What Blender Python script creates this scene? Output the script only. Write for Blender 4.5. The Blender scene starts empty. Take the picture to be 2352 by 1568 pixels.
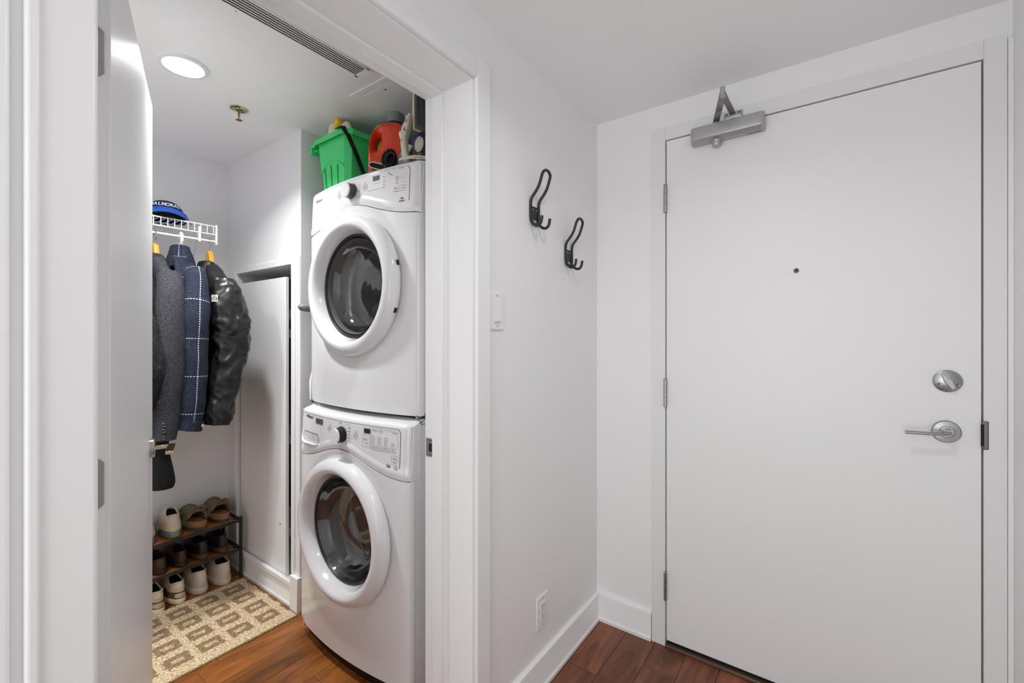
import bpy, bmesh, math, random
from math import sin, cos, pi, radians, sqrt, exp
from mathutils import Vector, Matrix, noise
random.seed(7)
SC = bpy.context.scene
COL = SC.collection

# ------------------------------------------------------------------ camera
cd = bpy.data.cameras.new('camera')
cam = bpy.data.objects.new('camera', cd); COL.objects.link(cam)
cd.sensor_width = 36.0
cd.lens = 1010.0 / 2352 * 36
cd.shift_y = -11.0 / 2352
cd.clip_start = 0.02
cam.location = (0, 0, 1.26)
cam.rotation_euler = (radians(90), 0, radians(35.65))
SC.camera = cam
SC.view_settings.view_transform = 'Standard'
SC.view_settings.look = 'None'
SC.view_settings.exposure = 0.0
SC.view_settings.gamma = 1.0
SC.view_settings.use_curve_mapping = False
try:
    SC.cycles.max_bounces = 14; SC.cycles.diffuse_bounces = 8
    SC.cycles.glossy_bounces = 5; SC.cycles.transmission_bounces = 10
    SC.cycles.transparent_max_bounces = 12
    SC.cycles.sample_clamp_indirect = 4.0
    SC.cycles.caustics_reflective = False; SC.cycles.caustics_refractive = False
    SC.cycles.use_denoising = True
except Exception:
    pass

# ------------------------------------------------------------------ world and lights
w = bpy.data.worlds.new('world'); SC.world = w; w.use_nodes = True
bg = w.node_tree.nodes['Background']
bg.inputs[0].default_value = (0.96, 0.99, 1.0, 1)
bg.inputs[1].default_value = 1.7

def area(name, loc, size, power, color=(1, 1, 1), rot=(0, 0, 0), shape='DISK', sy=None, spread=180):
    l = bpy.data.lights.new(name, 'AREA'); l.shape = shape; l.size = size
    if sy: l.size_y = sy
    l.energy = power; l.color = color; l.spread = radians(spread)
    o = bpy.data.objects.new(name, l); COL.objects.link(o)
    o.location = loc; o.rotation_euler = rot
    return o
HALL_W, CLOSET_W, ROOM_W = 3.7, 10.2, 36.0
area('hall_downlight', (-0.22, 0.75, 2.205), 0.10, HALL_W, (0.955, 0.985, 1.0), spread=150)
area('hall_fill_far', (-0.10, -1.45, 2.205), 0.10, HALL_W * 0.7, (0.955, 0.985, 1.0))  # added fill lamp behind the camera, no fitting there
area('closet_downlight', (-1.838, 0.583, 2.1975), 0.112, CLOSET_W, (0.985, 0.995, 1.0), spread=128)
area('closet_fill_far', (-1.838, -0.10, 2.1975), 0.112, CLOSET_W * 0.9, (0.985, 0.995, 1.0), spread=128)  # added lamp behind the open door, lifts the lower closet
area('room_fill', (-0.1, -3.0, 1.15), 2.6, ROOM_W, (0.94, 0.985, 1.0), (radians(90), 0, 0), 'RECTANGLE', 2.0)  # added soft fill, stands for light from the unseen rooms behind

# ------------------------------------------------------------------ materials
def lin(c):
    return c / 12.92 if c <= 0.04045 else ((c + 0.055) / 1.055) ** 2.4
def hexc(h):
    h = h.lstrip('#'); return tuple(lin(int(h[i:i+2], 16) / 255) for i in (0, 2, 4))
MATS = {}
def mat(name, color, rough=0.5, metal=0.0, bump=0.0, bscale=60.0, var=0.0, vscale=8.0, trans=0.0, ior=1.45,
        emit=0.0, coat=0.0, sheen=0.0, stretch=None, alpha=1.0):
    if name in MATS: return MATS[name]
    m = bpy.data.materials.new(name); m.use_nodes = True; MATS[name] = m
    nt = m.node_tree; b = nt.nodes['Principled BSDF']
    c = hexc(color) if isinstance(color, str) else color
    b.inputs['Base Color'].default_value = (*c, 1)
    b.inputs['Roughness'].default_value = rough
    b.inputs['Metallic'].default_value = metal
    b.inputs['IOR'].default_value = ior
    b.inputs['Transmission Weight'].default_value = trans
    b.inputs['Coat Weight'].default_value = coat
    b.inputs['Sheen Weight'].default_value = sheen
    b.inputs['Alpha'].default_value = alpha
    if emit:
        b.inputs['Emission Color'].default_value = (*c, 1); b.inputs['Emission Strength'].default_value = emit
    tc = nt.nodes.new('ShaderNodeTexCoord')
    src = tc.outputs['Object']
    if stretch:
        mp = nt.nodes.new('ShaderNodeMapping'); mp.inputs['Scale'].default_value = stretch
        nt.links.new(src, mp.inputs['Vector']); src = mp.outputs['Vector']
    if var:
        n = nt.nodes.new('ShaderNodeTexNoise'); n.inputs['Scale'].default_value = vscale
        n.inputs['Detail'].default_value = 6
        nt.links.new(src, n.inputs['Vector'])
        mx = nt.nodes.new('ShaderNodeMix'); mx.data_type = 'RGBA'
        mx.inputs[6].default_value = tuple(max(0, v * (1 - var)) for v in c) + (1,)
        mx.inputs[7].default_value = tuple(min(1, v * (1 + var)) for v in c) + (1,)
        nt.links.new(n.outputs['Fac'], mx.inputs[0]); nt.links.new(mx.outputs[2], b.inputs['Base Color'])
    if bump:
        n2 = nt.nodes.new('ShaderNodeTexNoise'); n2.inputs['Scale'].default_value = bscale
        n2.inputs['Detail'].default_value = 4
        nt.links.new(src, n2.inputs['Vector'])
        bp = nt.nodes.new('ShaderNodeBump'); bp.inputs['Strength'].default_value = bump
        bp.inputs['Distance'].default_value = 0.004
        nt.links.new(n2.outputs['Fac'], bp.inputs['Height']); nt.links.new(bp.outputs['Normal'], b.inputs['Normal'])
    return m

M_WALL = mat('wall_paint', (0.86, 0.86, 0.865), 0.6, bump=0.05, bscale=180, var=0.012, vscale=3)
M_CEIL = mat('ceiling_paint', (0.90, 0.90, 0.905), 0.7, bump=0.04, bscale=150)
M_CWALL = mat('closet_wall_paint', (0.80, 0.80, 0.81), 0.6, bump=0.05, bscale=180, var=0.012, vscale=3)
M_TRIM = mat('trim_paint', (0.86, 0.86, 0.865), 0.32, bump=0.03, bscale=40)
M_DOOR = mat('door_paint', (0.84, 0.84, 0.845), 0.38, bump=0.05, bscale=25, var=0.01, vscale=3)
M_LEAF = mat('closet_door_paint', (0.82, 0.82, 0.825), 0.33, bump=0.06, bscale=14)
M_NICKEL = mat('brushed_nickel', '#a8a8a6', 0.3, 1.0, bump=0.1, bscale=300)
M_NICKELD = mat('nickel_screw', '#777775', 0.4, 1.0)
M_CHROME = mat('polished_steel', '#b8b6b2', 0.14, 1.0)
M_BRASSY = mat('warm_polished_nickel', '#c9b491', 0.12, 1.0)
M_SILVER = mat('silver_paint', '#b4b4b4', 0.36, 0.55, bump=0.04, bscale=250)
M_ARM = mat('closer_arm_steel', '#929292', 0.42, 0.6)
M_BLACKM = mat('black_powder_coat', '#2d2d2e', 0.45, 0.2, bump=0.1, bscale=400)
M_WPLAST = mat('white_plastic', (0.82, 0.82, 0.82), 0.35)
M_DARK = mat('dark_void', '#141414', 0.8)
M_BLACK = mat('black_plastic', '#161616', 0.35)
M_ENAMEL = mat('white_enamel', (0.80, 0.80, 0.81), 0.16, coat=0.5, var=0.0)
M_ENAMEL2 = mat('white_cabinet_enamel', (0.76, 0.76, 0.77), 0.28, bump=0.15, bscale=500)
M_FASCIA = mat('satin_fascia', (0.78, 0.78, 0.79), 0.24, coat=0.35)
M_GREYLINE = mat('grey_print', '#8b8b8d', 0.5)
M_DKLINE = mat('dark_print', '#3a3a3c', 0.5)
M_STEEL = mat('drum_steel', '#9a9a9c', 0.35, 0.25)
M_DRUMG = mat('drum_grey', '#a6a6a8', 0.4, 0.3)
M_RUBBER = mat('gasket_rubber', '#4d4d4f', 0.5)
M_RUBBERD = mat('dark_gasket_rubber', '#1c1c1e', 0.4)
M_LCD = mat('display_black', '#101012', 0.12)
M_LCDG = mat('display_grey', '#55565a', 0.25)
M_GLOW = mat('lamp_diffuser', (1, 1, 1), 0.5, emit=9.0)
M_WIRE = mat('white_wire_coating', (0.85, 0.85, 0.85), 0.35)
M_SCREW = mat('painted_screw', '#9a9a9a', 0.5)

def glass_mat():
    m = bpy.data.materials.new('door_glass'); m.use_nodes = True; nt = m.node_tree
    for n in list(nt.nodes): nt.nodes.remove(n)
    o = nt.nodes.new('ShaderNodeOutputMaterial'); t = nt.nodes.new('ShaderNodeBsdfTransparent')
    g = nt.nodes.new('ShaderNodeBsdfGlossy'); mx = nt.nodes.new('ShaderNodeMixShader')
    fr = nt.nodes.new('ShaderNodeLayerWeight'); fr.inputs['Blend'].default_value = 0.5
    pw = nt.nodes.new('ShaderNodeMath'); pw.operation = 'POWER'; pw.inputs[1].default_value = 4.0
    ma = nt.nodes.new('ShaderNodeMath'); ma.operation = 'MULTIPLY_ADD'; ma.inputs[1].default_value = 0.5; ma.inputs[2].default_value = 0.14
    nt.links.new(fr.outputs['Facing'], pw.inputs[0]); nt.links.new(pw.outputs[0], ma.inputs[0])
    t.inputs[0].default_value = (0.92, 0.92, 0.93, 1); g.inputs['Roughness'].default_value = 0.03
    nt.links.new(ma.outputs[0], mx.inputs[0]); nt.links.new(t.outputs[0], mx.inputs[1]); nt.links.new(g.outputs[0], mx.inputs[2])
    nt.links.new(mx.outputs[0], o.inputs[0]); return m
M_GLASS = glass_mat()

def wood_mat(name, c1, c2, scale=1.0, rough=0.32, axis='Y'):
    m = bpy.data.materials.new(name); m.use_nodes = True; nt = m.node_tree; b = nt.nodes['Principled BSDF']
    tc = nt.nodes.new('ShaderNodeTexCoord'); mp = nt.nodes.new('ShaderNodeMapping')
    oi = nt.nodes.new('ShaderNodeObjectInfo')
    mul = nt.nodes.new('ShaderNodeVectorMath'); mul.operation = 'SCALE'; mul.inputs[3].default_value = 17.0
    cmb = nt.nodes.new('ShaderNodeCombineXYZ')
    for i in range(3): nt.links.new(oi.outputs['Random'], cmb.inputs[i])
    nt.links.new(cmb.outputs[0], mul.inputs[0])
    add = nt.nodes.new('ShaderNodeVectorMath'); add.operation = 'ADD'
    sc = {'Y': (9, 1.6, 9), 'X': (1.6, 9, 9), 'Z': (9, 9, 1.6)}[axis]
    mp.inputs['Scale'].default_value = tuple(v * scale for v in sc)
    nt.links.new(tc.outputs['Object'], mp.inputs['Vector']); nt.links.new(mp.outputs[0], add.inputs[0]); nt.links.new(mul.outputs[0], add.inputs[1])
    n = nt.nodes.new('ShaderNodeTexNoise'); n.inputs['Scale'].default_value = 2.2; n.inputs['Detail'].default_value = 9
    n.inputs['Distortion'].default_value = 1.1; n.inputs['Roughness'].default_value = 0.62
    nt.links.new(add.outputs[0], n.inputs['Vector'])
    r = nt.nodes.new('ShaderNodeValToRGB'); r.color_ramp.elements[0].position = 0.32; r.color_ramp.elements[1].position = 0.70
    r.color_ramp.elements[0].color = (*hexc(c1), 1); r.color_ramp.elements[1].color = (*hexc(c2), 1)
    nt.links.new(n.outputs['Fac'], r.inputs[0])
    hs = nt.nodes.new('ShaderNodeHueSaturation'); mr = nt.nodes.new('ShaderNodeMapRange')
    mr.inputs[3].default_value = 0.78; mr.inputs[4].default_value = 1.2
    nt.links.new(oi.outputs['Random'], mr.inputs[0]); nt.links.new(mr.outputs[0], hs.inputs['Value'])
    nt.links.new(r.outputs[0], hs.inputs['Color']); nt.links.new(hs.outputs[0], b.inputs['Base Color'])
    b.inputs['Roughness'].default_value = rough
    bp = nt.nodes.new('ShaderNodeBump'); bp.inputs['Strength'].default_value = 0.12; bp.inputs['Distance'].default_value = 0.003
    nt.links.new(n.outputs['Fac'], bp.inputs['Height']); nt.links.new(bp.outputs[0], b.inputs['Normal'])
    return m
M_FLOOR = wood_mat('walnut_floor_plank', '#592f1e', '#965a3c', rough=0.42)
M_FLOOR_WARMLIT = wood_mat('warm_lit_floor_plank', '#6a3c1c', '#a9682f', rough=0.34)  # same boards, warmer closet light put into the colour
M_SHELFW = wood_mat('rack_shelf_wood', '#8a5620', '#b87a34', rough=0.4)

def weave_mat(name, base, dark, light, scale, rough=0.95, check=None, linec='#c8d2de', pitch=0.1):
    """woven cloth; check=True adds dashed windowpane lines laid out in UV metres"""
    m = bpy.data.materials.new(name); m.use_nodes = True; nt = m.node_tree; b = nt.nodes['Principled BSDF']
    tc = nt.nodes.new('ShaderNodeTexCoord')
    n = nt.nodes.new('ShaderNodeTexNoise'); n.inputs['Scale'].default_value = scale; n.inputs['Detail'].default_value = 3
    n.inputs['Roughness'].default_value = 0.75
    nt.links.new(tc.outputs['Object'], n.inputs['Vector'])
    r = nt.nodes.new('ShaderNodeValToRGB'); e = r.color_ramp.elements
    e[0].position = 0.36; e[0].color = (*hexc(dark), 1); e[1].position = 0.72; e[1].color = (*hexc(light), 1)
    k = e.new(0.52); k.color = (*hexc(base), 1)
    nt.links.new(n.outputs['Fac'], r.inputs[0]); out = r.outputs[0]
    if check:
        uv = nt.nodes.new('ShaderNodeSeparateXYZ'); nt.links.new(tc.outputs['UV'], uv.inputs[0])
        def mth(op, a, v=None, v2=None):
            q = nt.nodes.new('ShaderNodeMath'); q.operation = op; nt.links.new(a, q.inputs[0])
            if v is not None:
                if hasattr(v, 'links'): nt.links.new(v, q.inputs[1])
                else: q.inputs[1].default_value = v
            return q.outputs[0]
        def line(u, v, pt):
            a = mth('FRACT', mth('ADD', mth('DIVIDE', u, pt), 0.5)); a = mth('ABSOLUTE', mth('SUBTRACT', a, 0.5))
            a = mth('LESS_THAN', a, 0.0016 / pt)
            d = mth('GREATER_THAN', mth('FRACT', mth('DIVIDE', v, 0.0095)), 0.42)
            return mth('MULTIPLY', a, d)
        L = mth('MAXIMUM', line(uv.outputs[0], uv.outputs[1], 0.1), line(uv.outputs[1], uv.outputs[0], 0.153))
        mx = nt.nodes.new('ShaderNodeMix'); mx.data_type = 'RGBA'; nt.links.new(L, mx.inputs[0])
        nt.links.new(out, mx.inputs[6]); mx.inputs[7].default_value = (*hexc(linec), 1); out = mx.outputs[2]
    nt.links.new(out, b.inputs['Base Color']); b.inputs['Roughness'].default_value = rough
    bp = nt.nodes.new('ShaderNodeBump'); bp.inputs['Strength'].default_value = 0.5; bp.inputs['Distance'].default_value = 0.003
    nt.links.new(n.outputs['Fac'], bp.inputs['Height']); nt.links.new(bp.outputs[0], b.inputs['Normal'])
    return m
M_NAVY = weave_mat('navy_windowpane_wool', '#171f33', '#0a0f1a', '#3a4660', 210, check=True)
M_CHAR = weave_mat('charcoal_wool', '#33333a', '#222227', '#4c4c54', 160)
M_BLKWOOL = weave_mat('black_wool', '#0d0d0e', '#070708', '#1a1a1c', 160)
M_SHERPA = weave_mat('black_sherpa', '#171816', '#060606', '#3a3b34', 75)
M_NYLON = mat('black_nylon', '#19191a', 0.36, bump=0.5, bscale=16)
M_NYLON2 = mat('dark_nylon_lining', '#181a18', 0.5, bump=0.3, bscale=18)

def rug_mat():
    m = bpy.data.materials.new('woven_rug_pattern'); m.use_nodes = True; nt = m.node_tree; b = nt.nodes['Principled BSDF']
    tc = nt.nodes.new('ShaderNodeTexCoord'); sp = nt.nodes.new('ShaderNodeSeparateXYZ')
    n0 = nt.nodes.new('ShaderNodeTexNoise'); n0.inputs['Scale'].default_value = 95; n0.inputs['Detail'].default_value = 2
    nt.links.new(tc.outputs['Object'], n0.inputs['Vector'])
    mixv = nt.nodes.new('ShaderNodeVectorMath'); mixv.operation = 'SCALE'; mixv.inputs[3].default_value = 0.024
    sub = nt.nodes.new('ShaderNodeVectorMath'); sub.operation = 'SUBTRACT'; sub.inputs[1].default_value = (0.5, 0.5, 0.5)
    nt.links.new(n0.outputs['Color'], sub.inputs[0]); nt.links.new(sub.outputs[0], mixv.inputs[0])
    add = nt.nodes.new('ShaderNodeVectorMath'); add.operation = 'ADD'
    nt.links.new(tc.outputs['Object'], add.inputs[0]); nt.links.new(mixv.outputs[0], add.inputs[1])
    nt.links.new(add.outputs[0], sp.inputs[0])
    def mth(op, a, v=None):
        q = nt.nodes.new('ShaderNodeMath'); q.operation = op; nt.links.new(a, q.inputs[0])
        if v is not None:
            if hasattr(v, 'links'): nt.links.new(v, q.inputs[1])
            else: q.inputs[1].default_value = v
        return q.outputs[0]
    def cell(a, off, pitch):
        return mth('MULTIPLY', mth('ABSOLUTE', mth('SUBTRACT', mth('FRACT', mth('ADD', mth('DIVIDE', mth('SUBTRACT', a, off), pitch), 0.5)), 0.5)), pitch)
    cx = cell(sp.outputs[0], -2.388, 0.1145); cy = cell(sp.outputs[1], 0.965, 0.112)
    dark = mth('MULTIPLY', mth('LESS_THAN', cx, 0.037), mth('LESS_THAN', cy, 0.042))
    inner = mth('MULTIPLY', mth('LESS_THAN', cx, 0.012), mth('LESS_THAN', cy, 0.022))
    xin = mth('MULTIPLY', mth('GREATER_THAN', sp.outputs[0], -2.442), mth('LESS_THAN', sp.outputs[0], -1.99))
    dark = mth('MULTIPLY', mth('SUBTRACT', dark, mth('MULTIPLY', inner, 0.8)), xin)
    w1 = nt.nodes.new('ShaderNodeTexNoise'); w1.inputs['Scale'].default_value = 260; w1.inputs['Detail'].default_value = 2
    mp = nt.nodes.new('ShaderNodeMapping'); mp.inputs['Scale'].default_value = (1, 0.42, 1)
    nt.links.new(tc.outputs['Object'], mp.inputs[0]); nt.links.new(mp.outputs[0], w1.inputs['Vector'])
    def ramp(c):
        r = nt.nodes.new('ShaderNodeValToRGB'); e = r.color_ramp.elements
        e[0].position = 0.40; e[0].color = (*hexc(c[0]), 1); e[1].position = 0.62; e[1].color = (*hexc(c[1]), 1)
        nt.links.new(w1.outputs['Fac'], r.inputs[0]); return r.outputs[0]
    mx = nt.nodes.new('ShaderNodeMix'); mx.data_type = 'RGBA'
    nt.links.new(dark, mx.inputs[0]); nt.links.new(ramp(('#a98e69', '#f2deba')), mx.inputs[6]); nt.links.new(ramp(('#6f5941', '#aa8f6c')), mx.inputs[7])
    nt.links.new(mx.outputs[2], b.inputs['Base Color']); b.inputs['Roughness'].default_value = 1.0
    bp = nt.nodes.new('ShaderNodeBump'); bp.inputs['Strength'].default_value = 0.9; bp.inputs['Distance'].default_value = 0.004
    nt.links.new(w1.outputs['Fac'], bp.inputs['Height']); nt.links.new(bp.outputs[0], b.inputs['Normal'])
    return m
M_RUG = rug_mat()

# ------------------------------------------------------------------ mesh helpers
def tag(o, label=None, cat=None, group=None, kind=None):
    if label: o['label'] = label
    if cat: o['category'] = cat
    if group: o['group'] = group
    if kind: o['kind'] = kind
    return o
def empty(name, loc=(0, 0, 0), rz=0, label=None, cat=None, group=None, kind=None, parent=None):
    o = bpy.data.objects.new(name, None); COL.objects.link(o); o.location = loc; o.rotation_euler = (0, 0, rz)
    o.empty_display_size = 0.05
    if parent: o.parent = parent
    return tag(o, label, cat, group, kind)
class MB:
    def __init__(s): s.v = []; s.f = []; s.uv = {}
    def add(s, vs, fs, M=None, uvs=None):
        b = len(s.v)
        for p in vs:
            p = Vector(p)
            s.v.append(tuple(M @ p) if M is not None else tuple(p))
        for i, f in enumerate(fs):
            if uvs: s.uv[len(s.f)] = [uvs[k] for k in f]
            s.f.append(tuple(b + k for k in f))
        return s
    def box(s, a, b, M=None):
        x0, y0, z0 = a; x1, y1, z1 = b
        if x0 > x1: x0, x1 = x1, x0
        if y0 > y1: y0, y1 = y1, y0
        if z0 > z1: z0, z1 = z1, z0
        vs = [(x0,y0,z0),(x1,y0,z0),(x1,y1,z0),(x0,y1,z0),(x0,y0,z1),(x1,y0,z1),(x1,y1,z1),(x0,y1,z1)]
        return s.add(vs, [(0,3,2,1),(4,5,6,7),(0,1,5,4),(1,2,6,5),(2,3,7,6),(3,0,4,7)], M)
    def lathe(s, prof, n=32, M=None, cap=False):
        vs = []; fs = []
        for r, z in prof:
            for i in range(n):
                a = 2 * pi * i / n; vs.append((r * cos(a), r * sin(a), z))
        for j in range(len(prof) - 1):
            for i in range(n):
                fs.append((j*n+i, j*n+(i+1)%n, (j+1)*n+(i+1)%n, (j+1)*n+i))
        if cap:
            fs.append(tuple(range(n))[::-1]); fs.append(tuple((len(prof)-1)*n+i for i in range(n)))
        return s.add(vs, fs, M)
    def cyl(s, p0, p1, r, n=16, r1=None):
        return s.tube([p0, p1], [r, r if r1 is None else r1], n)
    def tube(s, pts, rad, n=8, closed=False, sx=1.0, up=None, M=None, cap=True, uv=False, uoff=0.0):
        P = [Vector(p) for p in pts]; m = len(P)
        if not hasattr(rad, '__len__'): rad = [rad] * m
        vs = []; fs = []; T = []; us = []
        for i in range(m):
            if closed: t = P[(i+1) % m] - P[i-1]
            else: t = P[min(i+1, m-1)] - P[max(i-1, 0)]
            T.append(t.normalized() if t.length > 1e-9 else Vector((0,0,1)))
        u = Vector(up) if up else (Vector((0,0,1)) if abs(T[0].z) < .9 else Vector((1,0,0)))
        L = 0
        for i in range(m):
            if i: L += (P[i] - P[i-1]).length
            u = (u - T[i] * u.dot(T[i]))
            if u.length < 1e-6: u = T[i].orthogonal()
            u.normalize(); v = T[i].cross(u)
            for k in range(n):
                a = 2 * pi * k / n
                r = rad[i]
                if hasattr(r, '__len__'): vs.append(P[i] + u * (cos(a) * r[0]) + v * (sin(a) * r[1])); rr = (r[0] + r[1]) / 2
                else: vs.append(P[i] + u * (cos(a) * r) + v * (sin(a) * r * sx)); rr = r
                us.append((uoff + a / (2 * pi) * .3, -L))
        segs = m if closed else m - 1
        base = len(s.v); s.add(vs, [], M)
        for i in range(segs):
            j = (i + 1) % m
            for k in range(n):
                k2 = (k+1) % n
                f = (i*n+k, i*n+k2, j*n+k2, j*n+k)
                if uv:
                    uu = [us[q] for q in f]
                    if k2 == 0:
                        uu[1] = (uoff + .3, uu[1][1]); uu[2] = (uoff + .3, uu[2][1])
                    s.uv[len(s.f)] = uu
                s.f.append(tuple(base + q for q in f))
        if cap and not closed:
            s.f.append(tuple(base + k for k in range(n))[::-1]); s.f.append(tuple(base + (m-1)*n + k for k in range(n)))
        return s
    def grid(s, fn, nu, nv, M=None, uvf=None, wrap=False):
        vs = []; fs = []; us = []
        for j in range(nv + 1):
            for i in range(nu + (0 if wrap else 1)):
                vs.append(fn(i / nu, j / nv)); us.append(uvf(i/nu, j/nv) if uvf else (0, 0))
        W = nu if wrap else nu + 1
        for j in range(nv):
            for i in range(nu):
                i2 = (i + 1) % W if wrap else i + 1
                fs.append((j*W+i, j*W+i2, (j+1)*W+i2, (j+1)*W+i))
        return s.add(vs, fs, M, us if uvf else None)
    def prism(s, poly, z0, z1, M=None):
        n = len(poly)
        vs = [(x, y, z0) for x, y in poly] + [(x, y, z1) for x, y in poly]
        fs = [tuple(range(n))[::-1], tuple(range(n, 2*n))] + [(i, (i+1)%n, n+(i+1)%n, n+i) for i in range(n)]
        return s.add(vs, fs, M)
    def build(s, name, m, parent=None, smooth=40, bevel=0, seg=2, solid=0, sub=0, M=None, loc=None):
        me = bpy.data.meshes.new(name); me.from_pydata(s.v, [], s.f); me.update()
        if s.uv:
            ul = me.uv_layers.new(name='uv')
            for pi_, p in enumerate(me.polygons):
                if pi_ in s.uv:
                    for li, c in zip(p.loop_indices, s.uv[pi_]): ul.data[li].uv = c
        bm = bmesh.new(); bm.from_mesh(me)
        bmesh.ops.recalc_face_normals(bm, faces=bm.faces); bm.to_mesh(me); bm.free()
        if smooth:
            me.polygons.foreach_set('use_smooth', [True] * len(me.polygons)); me.set_sharp_from_angle(angle=radians(smooth))
        me.materials.append(m)
        o = bpy.data.objects.new(name, me); COL.objects.link(o)
        if parent: o.parent = parent
        if M is not None: o.matrix_local = M
        if loc: o.location = loc
        if solid:
            q = o.modifiers.new('solid', 'SOLIDIFY'); q.thickness = solid; q.offset = 0
        if bevel:
            q = o.modifiers.new('bevel', 'BEVEL'); q.width = bevel; q.segments = seg; q.limit_method = 'ANGLE'; q.angle_limit = radians(35)
            q.harden_normals = False
        if sub:
            q = o.modifiers.new('sub', 'SUBSURF'); q.levels = sub; q.render_levels = sub
        return o
def T(x=0, y=0, z=0): return Matrix.Translation((x, y, z))
def RX(a): return Matrix.Rotation(radians(a), 4, 'X')
def RY(a): return Matrix.Rotation(radians(a), 4, 'Y')
def RZ(a): return Matrix.Rotation(radians(a), 4, 'Z')
def curve_obj(name, kind, m, parent, M, fill):
    """mesh object made from a temporary curve"""
    cu = bpy.data.curves.new(name, kind); fill(cu)
    t = bpy.data.objects.new('tmp_curve', cu); COL.objects.link(t)
    dg = bpy.context.evaluated_depsgraph_get(); dg.update()
    me = bpy.data.meshes.new_from_object(t.evaluated_get(dg)); me.name = name
    bpy.data.objects.remove(t); bpy.data.curves.remove(cu)
    me.materials.clear(); me.materials.append(m)
    me.polygons.foreach_set('use_smooth', [True] * len(me.polygons)); me.set_sharp_from_angle(angle=radians(40))
    o = bpy.data.objects.new(name, me); COL.objects.link(o)
    if parent: o.parent = parent
    if M is not None: o.matrix_local = M
    return o
def text(name, body, size, m, parent, M, extrude=0.0002, shear=0.0, align='CENTER', bold=0.0, space=1.0):
    def f(cu):
        cu.body = body; cu.size = size; cu.extrude = extrude; cu.shear = shear; cu.align_x = align; cu.align_y = 'CENTER'
        cu.offset = bold; cu.space_character = space
    return curve_obj(name, 'FONT', m, parent, M, f)
def outline(name, loops, extrude, bevel, m, parent, M, smoothl=False, res=3, order=None):
    """flat shape with holes, extruded both ways and rounded; smoothl -> smooth closed splines"""
    def f(cu):
        cu.dimensions = '2D'; cu.fill_mode = 'BOTH'; cu.extrude = extrude; cu.bevel_depth = bevel; cu.bevel_resolution = res
        cu.offset = -bevel; cu.resolution_u = 6
        for lp in loops:
            sp = cu.splines.new('BEZIER' if smoothl else 'POLY'); 
            if smoothl:
                sp.bezier_points.add(len(lp) - 1)
                for b, p in zip(sp.bezier_points, lp):
                    b.co = (p[0], p[1], 0); b.handle_left_type = b.handle_right_type = 'AUTO'
            else:
                sp.points.add(len(lp) - 1)
                for b, p in zip(sp.points, lp): b.co = (p[0], p[1], 0, 1)
            sp.use_cyclic_u = True
    return curve_obj(name, 'CURVE', m, parent, M, f)
def smoothpath(pts, n=6, closed=False):
    P = [Vector(p) for p in pts]; out = []; m = len(P)
    rng = range(m) if closed else range(m - 1)
    for i in rng:
        if closed: p0, p1, p2, p3 = P[i-1], P[i], P[(i+1) % m], P[(i+2) % m]
        else: p0, p1, p2, p3 = P[max(i-1,0)], P[i], P[i+1], P[min(i+2,m-1)]
        for k in range(n):
            t = k / n
            out.append(0.5*((2*p1)+(-p0+p2)*t+(2*p0-5*p1+4*p2-p3)*t*t+(-p0+3*p1-3*p2+p3)*t**3))
    if not closed: out.append(P[-1])
    return out
def copy_tree(o, parent=None):
    c = o.copy(); COL.objects.link(c)
    if parent: c.parent = parent
    for ch in list(o.children):
        if ch is not c: copy_tree(ch, c)
    return c

# ================================================================== SETTING
H = 2.213
XH = -0.843      # hall face of the wall with the closet opening
XC = -1.04       # its closet face
YD = 1.832       # entry door wall
XB = -2.73       # closet back wall
YP = 1.075       # closet side wall (access panel)
XN = -1.962      # left side of laundry niche
YN = 1.86        # niche back
XR = 0.425       # right hall wall
YJ = 0.977       # right jamb face
YL = 0.163       # left jamb face
ZH = 2.013       # opening head
def struct(name, mb, m, parent=None, **k):
    o = mb.build(name, m, parent, **k)
    if parent is None: o['kind'] = 'structure'
    return o

# floor: sub-floor slab + planks
floor = struct('floor', MB().box((-3.0, -1.7, -0.06), (0.6, 2.1, -0.012)), M_FLOOR, smooth=0)
edges = []
x = -2.894
while x < 0.6:
    edges.append(round(x, 3)); x += 0.122
rnd = random.Random(11)
for i in range(len(edges) - 1):
    x0, x1 = edges[i], edges[i+1]
    y = -1.7 + rnd.uniform(-.9, 0)
    while y < YD + 0.03:
        L = rnd.uniform(0.75, 1.35); y1 = y + L
        a, b = max(y, -1.7), min(y1, YD + 0.05)
        if b - a > 0.03 and not (x1 < XC and a > YN) and x0 < XR + 0.05:
            mm = M_FLOOR_WARMLIT if x1 < -0.95 else M_FLOOR
            q = MB().box((-.0604, -(b-a)/2+.0006, -0.012), (.0604, (b-a)/2-.0006, 0)).build('plank', mm, floor, smooth=0, bevel=0.0012, seg=1)
            q.location = ((x0+x1)/2, (a+b)/2, 0)
        y = y1

ceil = struct('ceiling', MB().box((-2.85, -1.7, H), (0.6, 2.1, H + 0.1)), M_CEIL, smooth=0)
# wall with the closet opening
g = 0.012
mb = MB().box((XC, YJ + g, 0), (XH, 2.0, H)).box((XC, YL - g, ZH + g), (XH, YJ + g, H)).box((XC, -1.7, 0), (XH, YL - g, H))
struct('wall_left', mb, M_WALL, smooth=0)
mb = MB().box((XH, YD, 0), (-0.545, 2.0, H)).box((-0.545, YD, 2.07), (0.37, 2.0, H)).box((0.37, YD, 0), (XR + .1, 2.0, H))
struct('wall_front', mb, M_WALL, smooth=0)
struct('wall_right', MB().box((XR, -1.7, 0), (XR + 0.12, YD, H)), M_WALL, smooth=0)
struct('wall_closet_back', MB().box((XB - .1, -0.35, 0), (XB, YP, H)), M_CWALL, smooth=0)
struct('wall_closet_near', MB().box((XB, -0.45, 0), (XC, -0.35, H)), M_CWALL, smooth=0)
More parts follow.
